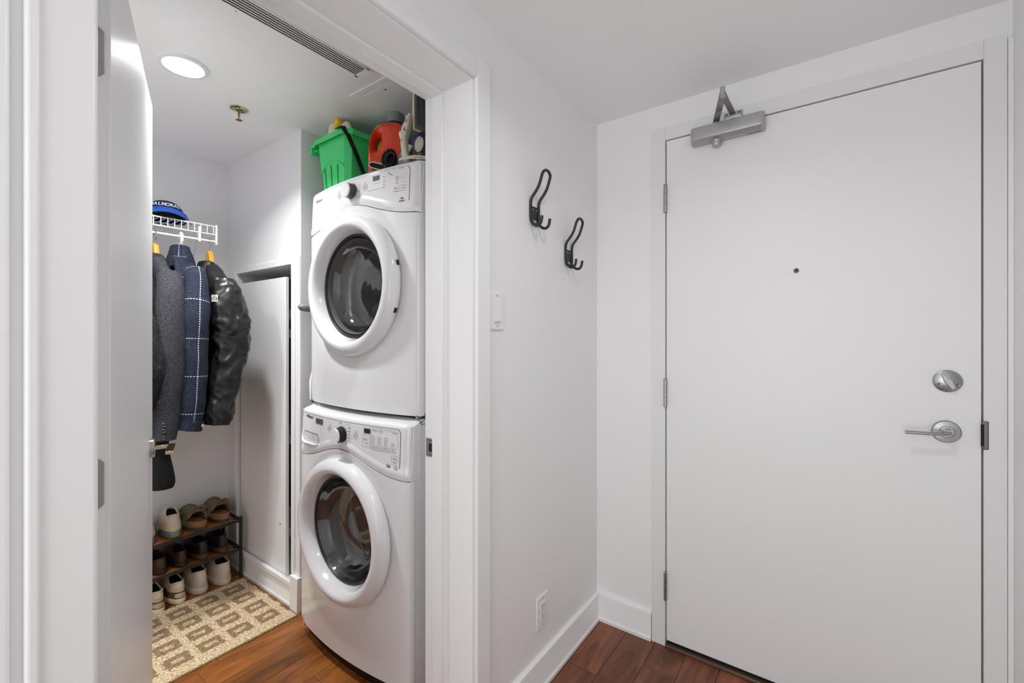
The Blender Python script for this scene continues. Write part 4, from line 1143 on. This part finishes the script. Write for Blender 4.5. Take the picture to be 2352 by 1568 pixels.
M_HWOOD = mat('orange_hanger_wood', '#e39a2c', .35, var=.15, vscale=30, stretch=(.3, 3, 3))
hanger(.861, M_HWOOD, 'orange wooden hanger holding the black nylon jacket', hook_r=.0017)
hanger(.747, mat('hanger_white_plastic', (.85, .85, .85), .3), 'thick white plastic hanger holding the navy checked jacket', False, hook_r=.0062)
hanger(.652, M_HWOOD, 'orange wooden hanger holding the charcoal blazer', hook_r=.0017)
hanger(.505, M_BLACK, 'black plastic hanger holding the black fleece jacket', False, hook_r=.003)
hanger(.585, M_BLACK, 'black plastic hanger holding the long black coat', False, hook_r=.003)

def nz(x, y, z, s=1): return noise.noise(Vector((x * s, y * s, z * s)))
def lerp_keys(ks, z):
    for (z0, *a), (z1, *b) in zip(ks, ks[1:]):
        if z <= z0 and z >= z1:
            k = (z0 - z) / (z0 - z1) if z0 != z1 else 0; k = k * k * (3 - 2 * k)
            return [p + (q - p) * k for p, q in zip(a, b)]
    return list(ks[-1][1:])
def garment(name, label, y0, body, m, sleeves, wr=.006, fs=9, collar=None, m_collar=None, seed=0.0, cat='jacket', uvoff=0.0, crease=0.0):
    """body keys: (z, half width X, half thickness Y, centre dx, centre dy); z measured in the room"""
    t = empty(name, (XS, y0, ZR - .05), label=label, cat=cat, group='coats on the closet rod')
    zo_ = ZR - .05
    z1, z0 = body[0][0], body[-1][0]; nv = int((z1 - z0) / .016) + 2; nu = 56
    def bf(a, b):
        z = z1 + (z0 - z1) * b; hw, ht, dx, dy = lerp_keys(body, z); an = 2 * pi * a
        ca, sa = cos(an), sin(an); e = .72
        x_ = dx + hw * (1 if ca >= 0 else -1) * abs(ca) ** e; y_ = dy + ht * (1 if sa >= 0 else -1) * abs(sa) ** e
        amp = wr * min(1, b * 6)
        d = amp * (nz(x_ * fs + seed, y_ * fs, z * fs * .33) + .5 * nz(x_ * fs * 2.3, y_ * 20 + seed, z * fs * .9))
        if crease: d += crease * amp / max(wr, 1e-6) * (.4 - 1.8 * abs(nz(x_ * 10 + z * 8, y_ * 14 + seed, z * 12)))
        return (x_ + ca * d, y_ + sa * d * 1.6, z - zo_)
    def uvb(a, b): return (a * .9 + uvoff, (z1 + (z0 - z1) * b))
    MB().grid(bf, nu, nv, uvf=uvb, wrap=False).build('body', m, t, smooth=80)
    for sgn, keys in sleeves:
        ns_ = 16 if crease else 8
        P = smoothpath([(k_[0], k_[1], k_[2] - zo_) for k_ in keys], ns_)
        R = smoothpath([(k_[3], k_[4], 0) for k_ in keys], ns_)
        mb = MB(); n_ = 72 if crease else 32
        mb.tube(P, [(r_.x, r_.y) for r_ in R], n_, up=(1, 0, 0), uv=True, uoff=.0993)
        for i, v in enumerate(mb.v):
            ring = min(len(P) - 1, i // n_); c_ = P[ring]; d = Vector(v) - c_; L = d.length
            if L < 1e-6: continue
            q = wr * 1.2 * (nz(v[0] * fs + seed, v[1] * fs, v[2] * fs * .8) + .6 * nz(v[0] * 22, v[1] * 22 + seed, v[2] * 16))
            w_ = min(1, ring / 8)
            if crease:
                q += crease * (.6 - 2.2 * abs(nz(v[0] * 9 + v[2] * 7, v[1] * 13 + seed, v[2] * 11 - v[1] * 10))) + crease * .5 * (.4 - 1.6 * abs(nz(v[0] * 26, v[1] * 30 + v[2] * 14, v[2] * 24 + seed)))
            d = d * (1 + q * w_ / L); mb.v[i] = tuple(c_ + d)
        s_ = mb.build('sleeve', m, t, smooth=80)
    if collar:
        hw, ht, zt, zb_, cy = collar
        def cf(a, b):
            an = 2*pi*a; z = zt + (zb_ - zt) * b; fl = .62 + .55 * b
            open_ = .5 - .5 * cos(an)     # standing higher at the back
            x_ = hw * cos(an) * fl; y_ = cy + ht * sin(an) * fl
            return (x_ + .006 * nz(x_ * 20, y_ * 20, z * 20 + seed), y_ + .005 * nz(x_ * 18 + 5, y_ * 20, z * 15 + seed), z - zo_ - .018 * (1 - b) * (1 - cos(an + .6)) * .5)
        MB().grid(cf, 40, 10, wrap=True, uvf=lambda a, b: (a * .4 + .03, b * .1)).build('collar', m_collar or m, t, smooth=80, solid=.005)
    return t
# black nylon jacket
jk = garment('nylon_jacket', 'glossy black nylon jacket hanging last on the rod beside the panelled wall', .855,
    [(1.600, .045, .030, 0, 0), (1.570, .085, .045, 0, 0), (1.520, .165, .050, 0, -.010), (1.46, .205, .050, 0, -.020), (1.30, .212, .050, 0, -.030), (1.05, .212, .050, .0, -.045), (.93, .208, .050, 0, -.062), (.885, .195, .042, 0, -.065)],
    M_NYLON, [(1, [(.175, .000, 1.500, .050, .045), (.205, -.002, 1.43, .060, .058), (.228, .006, 1.33, .062, .068), (.232, .008, 1.25, .060, .070), (.228, -.010, 1.15, .056, .062), (.226, -.030, 1.02, .054, .058), (.226, -.042, .935, .050, .056), (.226, -.050, .880, .042, .054)]),
              (-1, [(-.175, 0, 1.50, .050, .045), (-.21, 0, 1.36, .055, .058), (-.225, -.01, 1.15, .05, .055), (-.225, -.03, .92, .045, .05)])],
    wr=.006, fs=8, crease=.013, collar=(.066, .048, 1.612, 1.535, -.008), m_collar=M_NYLON2, seed=3.1)
zo_ = ZR - .05
hdm = MB().tube(smoothpath([(.10, .035, 1.49 - zo_), (.14, .050, 1.46 - zo_), (.160, .062, 1.425 - zo_), (.165, .064, 1.395 - zo_)], 5), [(.010, .020)] * 13 + [(.008, .014), (.006, .010), (.002, .003)], 14, up=(0, 1, 0)).build('hood', M_BLACK, jk)
MB().tube(smoothpath([(.095, -.048, 1.585 - zo_), (.135, -.064, 1.52 - zo_), (.17, -.072, 1.44 - zo_), (.19, -.078, 1.30 - zo_), (.195, -.085, 1.1 - zo_)], 5), .0030, 6).build('zipper', M_DKLINE, jk)
MB().box((-.002, -.004, -.010), (.002, .004, .004)).build('zipper_pull', M_NICKEL, jk, M=T(.190, -.080, 1.425 - zo_))
# chest patch on the sleeve front
pm = T(.2460, -.0660, 1.425 - zo_) @ RZ(-52) @ RY(90) @ RZ(90)
pt_ = MB().box((-.0135, -.0145, -.0006), (.0135, .0145, .0008)).build('brand_patch', mat('patch_white', '#c9c9c6', .7), jk, M=pm)
for k, wd2 in enumerate(('THE', 'NORTH', 'FACE')):
    text('patch_line', wd2, .0075, M_DKLINE, pt_, T(-.004, .0085 - k * .0075, .001), extrude=.0002, bold=.0002)
outline('patch_emblem', [[(.006, -.008), (.011, -.008), (.011, .008), (.009, .004), (.0075, .0)]], .0003, 0, M_DKLINE, pt_, T(0, 0, .001))
text('cuff_print', 'GORE-TEX', .0095, mat('reflective_print', '#d6d6d6', .5), jk, T(.2320, -.1080, .955 - zo_) @ RZ(-30) @ RY(90) @ RZ(90), extrude=.0006, bold=.0003)
# navy checked jacket
nj = garment('checked_wool_jacket', 'navy wool jacket with white windowpane stitching, second from the panelled wall', .745,
    [(1.600, .060, .034, 0, 0), (1.575, .095, .038, 0, 0), (1.53, .150, .036, 0, -.004), (1.46, .195, .037, 0, -.008), (1.25, .205, .037, 0, -.014), (.96, .205, .036, 0, -.025), (.90, .200, .034, 0, -.03)],
    M_NAVY, [(1, [(.150, .002, 1.535, .045, .038), (.195, -.008, 1.47, .050, .045), (.228, -.024, 1.36, .052, .051), (.238, -.030, 1.24, .052, .054), (.238, -.034, 1.10, .050, .052), (.236, -.040, .97, .048, .047), (.234, -.048, .878, .045, .043)]),
             (-1, [(-.150, 0, 1.535, .045, .042), (-.21, -.01, 1.38, .05, .05), (-.23, -.03, 1.15, .05, .05), (-.23, -.05, .90, .045, .045)])],
    wr=.006, fs=10, collar=(.072, .050, 1.672, 1.565, -.004), seed=8.2, uvoff=.03)
cfp = smoothpath([(.236, -.040, .915 - zo_), (.234, -.048, .876 - zo_)], 3)
MB().tube(cfp, [(.0495, .0475)] * len(cfp), 28, up=(1, 0, 0)).build('cuff', M_NAVY, nj)
MB().lathe([(.0075, 0), (.0075, .002), (.0055, .0032), (0, .0026)], 20, T(.2835, -.014, .893 - zo_) @ RZ(22) @ RY(90)).build('snap_button', mat('pale_brass', '#d8c9a2', .25, .9), nj)
# collar lapel flap
MB().grid(lambda a, b: (.060 + .085 * b + .012 * a, -.046 - .018 * b + .045 * a * (1 - b * .4), 1.612 - .105 * b - .028 * a * b - zo_), 8, 14, uvf=lambda a, b: (.005 + a * .09, b * .2)).build('lapel', M_NAVY, nj, solid=.004)
# charcoal blazer
cb_ = garment('wool_blazer', 'charcoal grey wool blazer next to the closet door edge', .650,
    [(1.610, .045, .026, 0, 0), (1.57, .10, .028, 0, 0), (1.52, .170, .030, 0, 0), (1.44, .205, .030, 0, 0), (1.2, .205, .030, 0, -.004), (.95, .21, .030, 0, -.006), (.88, .205, .028, 0, -.008)],
    M_CHAR, [(1, [(.165, .002, 1.510, .046, .042), (.205, -.005, 1.43, .052, .050), (.230, -.016, 1.30, .054, .055), (.238, -.020, 1.15, .052, .053), (.238, -.028, 1.0, .048, .048), (.236, -.038, .852, .044, .042)]),
             (-1, [(-.165, 0, 1.51, .045, .042), (-.22, -.01, 1.30, .05, .05), (-.23, -.04, .88, .042, .042)])],
    wr=.004, fs=8, collar=(.070, .048, 1.618, 1.545, -.002), m_collar=mat('blazer_collar', '#2a2a2f', .95), seed=1.7, cat='blazer')
for z_ in (.915, .892, .866):
    MB().lathe([(.0085, 0), (.0085, .002), (.007, .0036), (.0055, .0024), (0, .0024)], 20, T(.2795, -.050, z_ - zo_) @ RZ(-12) @ RY(90)).build('cuff_button', mat('button_slate', '#3b3b44', .25), cb_)
# black fleece and long black coat, nearest the door leaf
garment('fleece_jacket', 'black curly fleece jacket half hidden by the closet door', .505,
    [(1.58, .045, .022, 0, 0), (1.55, .10, .026, 0, 0), (1.48, .18, .030, 0, 0), (1.3, .21, .030, 0, 0), (.98, .21, .030, 0, 0)],
    M_SHERPA, [(1, [(.17, .0, 1.48, .05, .045), (.215, .02, 1.38, .055, .050), (.240, .042, 1.24, .058, .058), (.250, .054, 1.14, .056, .056), (.244, .040, 1.03, .05, .048), (.240, .03, .98, .042, .040)])],
    wr=.004, fs=14, collar=(.07, .05, 1.60, 1.53, 0), seed=5)
garment('long_wool_coat', 'long plain black wool coat whose hem hangs lowest of the row', .585,
    [(1.60, .045, .020, 0, 0), (1.56, .09, .022, 0, 0), (1.50, .165, .024, 0, 0), (1.3, .185, .024, 0, 0), (.99, .200, .036, 0, .014), (.82, .215, .050, .005, .028), (.66, .225, .062, .010, .036), (.648, .220, .058, .010, .036)],
    M_BLKWOOL, [(1, [(.15, 0, 1.49, .04, .022), (.18, 0, 1.35, .040, .024), (.18, .0, 1.1, .036, .024), (.175, 0, .94, .032, .024)])],
    wr=.004, fs=6, collar=(.07, .04, 1.615, 1.54, 0), seed=9, cat='coat')

# ================================================================== SHOE RACK AND SHOES
t = empty('shoe_rack', (-2.60, .70, 0), label='low shoe rack with wooden shelves in a black metal frame', cat='shoe rack')
xf, xb, yl, yr = .100, -.112, -.42, .345
for sx_ in (xf, xb):
    for sy_ in (yl, yr):
        MB().box((sx_ - .006, sy_ - .006, 0), (sx_ + .006, sy_ + .006, .318)).build('post', M_BLACKM, t, bevel=.001)
for zz in (.305, .155):
    MB().box((xb + .007, yl + .010, zz - .010), (xf - .004, yr - .034, zz)).build('wood_shelf', M_SHELFW, t, bevel=.001)
    MB().box((xf - .003, yl + .007, zz - .014), (xf + .005, yr - .007, zz + .001)).build('front_rail', M_BLACKM, t, bevel=.001)
    MB().box((xb - .005, yl + .007, zz - .014), (xb + .005, yr - .007, zz + .001)).build('back_rail', M_BLACKM, t, bevel=.001)
    for sy_ in (yl, yr): MB().box((xb + .007, sy_ - .005, zz - .012), (xf - .007, sy_ + .005, zz + .002)).build('side_rail', M_BLACKM, t, bevel=.001)
    MB().lathe([(.009, 0), (.009, .005), (.005, .008), (0, .008)], 14, T(xf - .022, yr - .018, zz)).build('fixing_knob', M_BLACK, t)

def foot_outline(L, W, hw=None):
    """closed footprint; heel at x=0, toe at x=-L"""
    pts = []
    N_ = 36
    for k in range(N_):
        a = 2 * pi * k / N_
        c_, s_ = cos(a), sin(a)
        x_ = -L/2 + L/2 * (1 if c_ >= 0 else -1) * abs(c_) ** .85
        f = -x_ / L
        wdt = (W * .36 + W * .14 * sin(min(1, f * 1.35) * pi / 2)) 
        y_ = wdt * (1 if s_ >= 0 else -1) * abs(s_) ** .75
        pts.append((x_, y_ + .006 * sin(f * pi) * 0))
    return pts
def shoe(name, label, loc, rz, L, W, sole_h, heel_h, tongue_h, m_up, m_sole, m_in, cat, extras=(), sole_grow=.003, bulge=.0, welt=None, group='shoes on the rack', rim_w=.60):
    t = empty(name, loc, rz, label=label, cat=cat, group=group)
    fo = foot_outline(L, W); n_ = len(fo)
    sm = MB(); lv_ = [(0, .0), (.15, sole_grow), (.8, sole_grow * .8), (1.0, .0)]
    vs = []; fs = []
    for z_, g_ in lv_:
        for x_, y_ in fo:
            s_ = 1 + g_ / (W * .5); vs.append(((x_ + L/2) * (1 + g_ / (L/2)) - L/2, y_ * s_, z_ * sole_h))
    for j in range(len(lv_) - 1):
        for i in range(n_): fs.append((j*n_+i, j*n_+(i+1) % n_, (j+1)*n_+(i+1) % n_, (j+1)*n_+i))
    fs += [tuple(range(n_))[::-1], tuple((len(lv_)-1)*n_+i for i in range(n_))]
    sm.add(vs, fs).build('sole', m_sole, t, smooth=50, bevel=.0015)
    # opening rim
    rim = []
    for k in range(n_):
        a = 2*pi*k/n_; c_, s_ = cos(a), sin(a)
        x_ = -.29 * L + .245 * L * c_; y_ = W * .5 * rim_w * s_
        f = (1 - c_) / 2         # 0 at the heel, 1 at the tongue
        z_ = heel_h + (tongue_h - heel_h) * f - .020 * sin(pi * f) ** 1.5
        rim.append((x_, y_, z_))
    def up(i, v):
        fx, fy = fo[i][0] * .975 - .003, fo[i][1] * .95; rx, ry, rz_ = rim[i]
        g_ = 1 - (1 - v) ** 1.0
        hz = sin(v * pi/2) ** (.85); xy = 1 - cos(v * pi/2) ** 1.1
        xy = xy * .9 + v * .1
        c_ = cos(2*pi*i/n_)
        if c_ > .2: xy = v ** 1.3; hz = v
        x_ = fx + (rx - fx) * xy; y_ = fy + (ry - fy) * xy
        z_ = sole_h * .9 + (rz_ - sole_h * .9) * hz
        if c_ > .2: x_ += .006 * sin(pi * v) * c_
        return (x_, y_, z_)
    vs = []; fs = []; nv = 12
    for j in range(nv + 1):
        for i in range(n_): vs.append(up(i, j / nv))
    for j in range(nv):
        for i in range(n_): fs.append((j*n_+i, j*n_+(i+1) % n_, (j+1)*n_+(i+1) % n_, (j+1)*n_+i))
    MB().add(vs, fs).build('upper', m_up, t, smooth=70)
    # padded collar edge and lining
    MB().tube([Vector(p) for p in rim], .0035, 6, closed=True).build('collar_edge', m_up, t)
    vs = [(x_ * 1, y_ * .97, z_) for x_, y_, z_ in rim] + [((x_ + .29*L) * .92 - .29*L, y_ * .92, sole_h + .006) for x_, y_, z_ in rim]
    fs = [(i, (i+1) % n_, n_+(i+1) % n_, n_+i) for i in range(n_)] + [tuple(n_+i for i in range(n_))]
    MB().add(vs, fs).build('lining', m_in, t, smooth=40)
    def band(nm, z0, z1, m, grow=.0016, a0=-1.2, a1=1.2, bow=0.0):
        """patch wrapped round the heel counter between relative heights z0 and z1"""
        def f(p, q):
            an = a0 + (a1 - a0) * p; i_ = (an / (2*pi)) * n_
            i0 = int(math.floor(i_)); k_ = i_ - i0
            v = z0 + (z1 - z0) * q + bow * cos(pi * (p - .5)) * (q - .5) * 2
            A = Vector(up(i0 % n_, v)); B = Vector(up((i0+1) % n_, v)); P_ = A.lerp(B, k_)
            nrm = Vector((cos(an), sin(an), .15)).normalized()
            return tuple(P_ + nrm * grow)
        return MB().grid(f, 24, 5).build(nm, m, t, smooth=70)
    for e_ in extras: band(*e_)
    if welt:
        MB().tube([(x_ * 1.0 + .0, y_ * 1.03, sole_h) for x_, y_ in fo], .0026, 6, closed=True).build('welt', welt, t)
    return t
def laces(t, L, h, m, n=4):
    for k in range(n):
        x_ = -.52 * L - k * .018; z_ = h - .010 - k * .010
        MB().tube(smoothpath([(x_, -.018, z_ - .010), (x_ - .003, -.008, z_ + .002), (x_ + .003, .008, z_ + .002), (x_, .018, z_ - .010)], 3), .0022, 6).build('lace', m, t)
M_WLEA = mat('off_white_leather', '#cfc6b6', .45, bump=.15, bscale=120)
M_WSOLE = mat('off_white_rubber', '#cdc4b2', .55)
M_SBEI = mat('beige_suede', '#c3b49b', .85, bump=.2, bscale=200)
M_SBR = mat('brown_suede', '#6b4a24', .9, bump=.2, bscale=200)
M_SOL2 = mat('cream_rubber', '#d8cdb4', .55)
M_BRL = mat('brown_leather', '#3c2a1d', .38, bump=.15, bscale=90, var=.25, vscale=30)
M_BRS = mat('dark_brown_sole', '#21160f', .5)
M_BKL = mat('black_leather', '#1a1a1a', .32, bump=.1, bscale=90)
M_BKS = mat('stacked_brown_sole', '#4a2f20', .5, bump=.3, bscale=60, stretch=(.2, .2, 6))
M_LIN = mat('dark_lining', '#131212', .9)
M_LING = mat('grey_lining', '#4e463e', .9)
M_PINKW = mat('pale_pinkish_mesh', '#cdbfb2', .8, bump=.3, bscale=350)
M_YELW = mat('pale_yellow_foam', '#cfc6a0', .6)
M_AIR = mat('grey_green_air_sole', '#87908a', .15, trans=.35, coat=.5)
# heels face the room (+x), toes to the wall
heel = [('heel_tab', .62, .92, M_WLEA, .0024, -.5, .5, .04), ('heel_seam', .40, .43, M_WSOLE, .0022, -1.25, 1.25, .05), ('foxing_line', .10, .14, M_WSOLE, .0024, -1.3, 1.3)]
a = shoe('white_sneaker', 'white leather sneaker on the floor under the rack, left of the pair', (-2.488, .869, 0), radians(0), .215, .094, .030, .108, .122, M_WLEA, M_WSOLE, M_LIN, 'sneaker', heel)
laces(a, .215, .122, M_WLEA)
a = shoe('white_sneaker', 'white leather sneaker on the floor right beside the rack post', (-2.480, .971, 0), radians(0), .215, .094, .030, .108, .122, M_WLEA, M_WSOLE, M_LIN, 'sneaker', heel)
laces(a, .215, .122, M_WLEA)
br_ = [('heel_band', .02, .46, M_SBR, .0022, -1.5, 1.5), ('heel_oval', .14, .34, M_SBEI, .0038, -.62, .42, .06), ('heel_tab', .66, .94, M_SBEI, .0024, -.6, .6, .03)]
a = shoe('suede_sneaker', 'beige and brown sneaker on the floor, nearest the closet door', (-2.462, .690, 0), radians(2), .220, .086, .026, .100, .112, M_SBEI, M_SOL2, M_LIN, 'sneaker', br_)
laces(a, .22, .112, M_SBEI)
a = shoe('suede_sneaker', 'beige and brown sneaker on the floor beside the white pair', (-2.478, .777, 0), radians(2), .220, .086, .026, .100, .112, M_SBEI, M_SOL2, M_LIN, 'sneaker', br_)
laces(a, .22, .112, M_SBEI)
zc_ = .1562
shoe('leather_shoe', 'dark brown leather shoe on the middle shelf, nearest the closet door', (-2.508, .712, zc_), 0, .195, .084, .022, .072, .082, M_BRL, M_BRS, M_LIN, 'shoe', [('heel_strip', .1, .75, M_BRL, .0022, -.18, .18)])
shoe('leather_shoe', 'dark brown leather shoe on the middle shelf beside the black pair', (-2.510, .795, zc_), 0, .195, .080, .020, .072, .082, M_BRL, M_BRS, M_LIN, 'shoe', [('heel_strip', .1, .75, M_BRL, .0022, -.18, .18)])
shoe('black_loafer', 'black leather loafer with brown sole on the middle shelf, left of the pair', (-2.506, .882, zc_), 0, .200, .086, .028, .088, .092, M_BKL, M_BKS, M_LIN, 'loafer', [('heel_panel', .1, .8, M_BKL, .0022, -.5, .5)], welt=M_BKS)
shoe('black_loafer', 'black leather loafer with brown sole on the middle shelf by the rack post', (-2.506, .970, zc_), 0, .200, .086, .028, .088, .092, M_BKL, M_BKS, M_LIN, 'loafer', [('heel_panel', .1, .8, M_BKL, .0022, -.5, .5)], welt=M_BKS)
zt_ = .3062
run = [('foam_band', .02, .30, M_YELW, .0036, -1.5, 1.5), ('heel_counter', .30, .62, M_PINKW, .0038, -.9, .9, .05), ('heel_tab', .62, .96, M_PINKW, .0036, -.55, .55)]
for yy_, lb in ((.662, 'white running shoe with grey air sole on the top shelf, half behind the door'), (.764, 'white running shoe with grey air sole on the top shelf beside the clogs')):
    a = shoe('running_shoe', lb, (-2.512, yy_, zt_), radians(-4), 0.190, .082, .034, .108, .124, M_PINKW, M_AIR, M_LIN, 'running shoe', run, sole_grow=.006)
    laces(a, .19, .124, M_WLEA)
    MB().tube(smoothpath([(-.10, .01, .125), (-.11, .035, .146), (-.105, .055, .150), (-.10, .070, .146)], 4), .0014, 5).build('lace_end', M_WLEA, a)
# clogs
M_CLOG = mat('taupe_suede', '#71624a', .95, bump=.25, bscale=160, var=.1, vscale=20)
M_CORK = mat('cork_footbed', '#9a6f48', .85, var=.25, vscale=90)
M_CSOLE = mat('clog_sole_grey', '#4f4a44', .6)
def clog(label, loc, rz):
    t = empty('suede_clog', loc, rz, label=label, cat='clog', group='shoes on the rack')
    L, W = .205, .094
    fo = foot_outline(L, W); n_ = len(fo)
    MB().prism(fo, 0, .014).build('sole', M_CSOLE, t, bevel=.002, smooth=40)
    MB().prism([(x_ * .99, y_ * .98) for x_, y_ in fo], .014, .032).build('footbed', M_CORK, t, bevel=.003, smooth=40)
    # suede rim round the footbed
    vs = []; fs = []
    for z_, g_ in ((.016, 1.035), (.036, 1.045), (.045, 1.02), (.038, .95)):
        for x_, y_ in fo: vs.append(((x_ + L/2) * g_ - L/2, y_ * g_, z_ if x_ < -.05 or z_ < .03 else z_))
    for j in range(3):
        for i in range(n_): fs.append((j*n_+i, j*n_+(i+1) % n_, (j+1)*n_+(i+1) % n_, (j+1)*n_+i))
    MB().add(vs, fs).build('rim', mat('clog_rim', '#8a6a48', .9, var=.2, vscale=60), t, smooth=50)
    def cap(a, b):
        f = .42 + .58 * a                     # along the foot, 1 = toe tip
        x_ = -L * f
        ww = W * .5 * sqrt(max(0, 1 - ((f - .55) / .462) ** 2)) if f > .62 else W * .5 * (.94 + .06 * (f - .42) / .2)
        ww *= 1.05
        hh = .074 + .034 * sin(pi * min(1, (f - .42) / .50)) - .016 * max(0, (f - .42) / .58)
        if f > .82: hh = .020 + (hh - .020) * sqrt(max(0.0, 1 - ((f - .82) / .182) ** 2))
        an = pi * b
        lip = .016 * sin(an) * max(0, 1 - a * 7)
        return (x_ + .035 * sin(an) * max(0, 1 - a * 3) * 1.0 - .0, -ww * cos(an) * (1 if abs(cos(an)) > .0 else 1), .016 + (hh - .016) * sin(an) ** .72 + lip * .3)
    MB().grid(cap, 26, 24).build('upper', M_CLOG, t, smooth=80, solid=.003)
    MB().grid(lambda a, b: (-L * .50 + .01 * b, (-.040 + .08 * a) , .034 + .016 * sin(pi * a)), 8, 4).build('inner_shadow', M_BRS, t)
    # knotted strap across the opening
    kp = smoothpath([(-.070, -.052, .030), (-.074, -.044, .058), (-.072, -.024, .080), (-.066, -.006, .090), (-.068, .012, .086), (-.072, .034, .074), (-.070, .050, .050), (-.066, .054, .030)], 4)
    MB().tube(kp, [(.0045, .013 + .004 * sin(k * 1.3)) for k in range(len(kp))], 10, up=(0, 0, 1)).build('strap', M_CLOG, t, smooth=80)
    MB().tube(smoothpath([(-.066, .004, .092), (-.058, .024, .100), (-.050, .036, .090), (-.054, .026, .080), (-.064, .010, .084)], 4), .0055, 8).build('bow_loop', M_CLOG, t, smooth=80)
    MB().tube(smoothpath([(-.062, -.010, .088), (-.048, -.034, .080), (-.036, -.050, .062)], 4), [(.002, .009), (.002, .010), (.002, .010), (.002, .010), (.002, .010), (.002, .009), (.002, .008), (.002, .006), (.001, .002)], 8, up=(0, 0, 1)).build('bow_end', M_CLOG, t, smooth=80)
    return t
clog('taupe suede clog with a knotted bow on the top shelf beside the running shoe', (-2.508, .876, zt_), radians(8))
clog('taupe suede clog with a knotted bow on the top shelf above the rack post', (-2.520, .982, zt_), radians(4))

# ================================================================== RUG
def rug_pt(a, b):
    x_ = -2.472 + .528 * a; y_ = -.20 + 1.250 * b
    e = min(a, 1 - a) * .528; e2 = min(b, 1 - b) * 1.25; ed = min(e, e2)
    z_ = .0065 * min(1, (ed / .006)) + .0015 + .0012 * nz(x_ * 40, y_ * 18, 0) + .0006 * nz(x_ * 150, y_ * 150, 2)
    return (x_, y_, z_)
rg = MB().grid(rug_pt, 150, 330)
o = rg.build('woven_rug', M_RUG, None, smooth=80)
tag(o, 'beige woven rug with brown block pattern on the closet floor', 'rug')
ed = MB()
k = 0
yy_ = -.2
while yy_ < 1.05:
    ed.box((-1.9465, yy_, .001), (-1.9405, yy_ + .005, .0078)); yy_ += .0085
so = ed.build('binding_stitches', mat('rug_binding', '#a8966c', .95), o, smooth=0); so['kind'] = 'stuff'
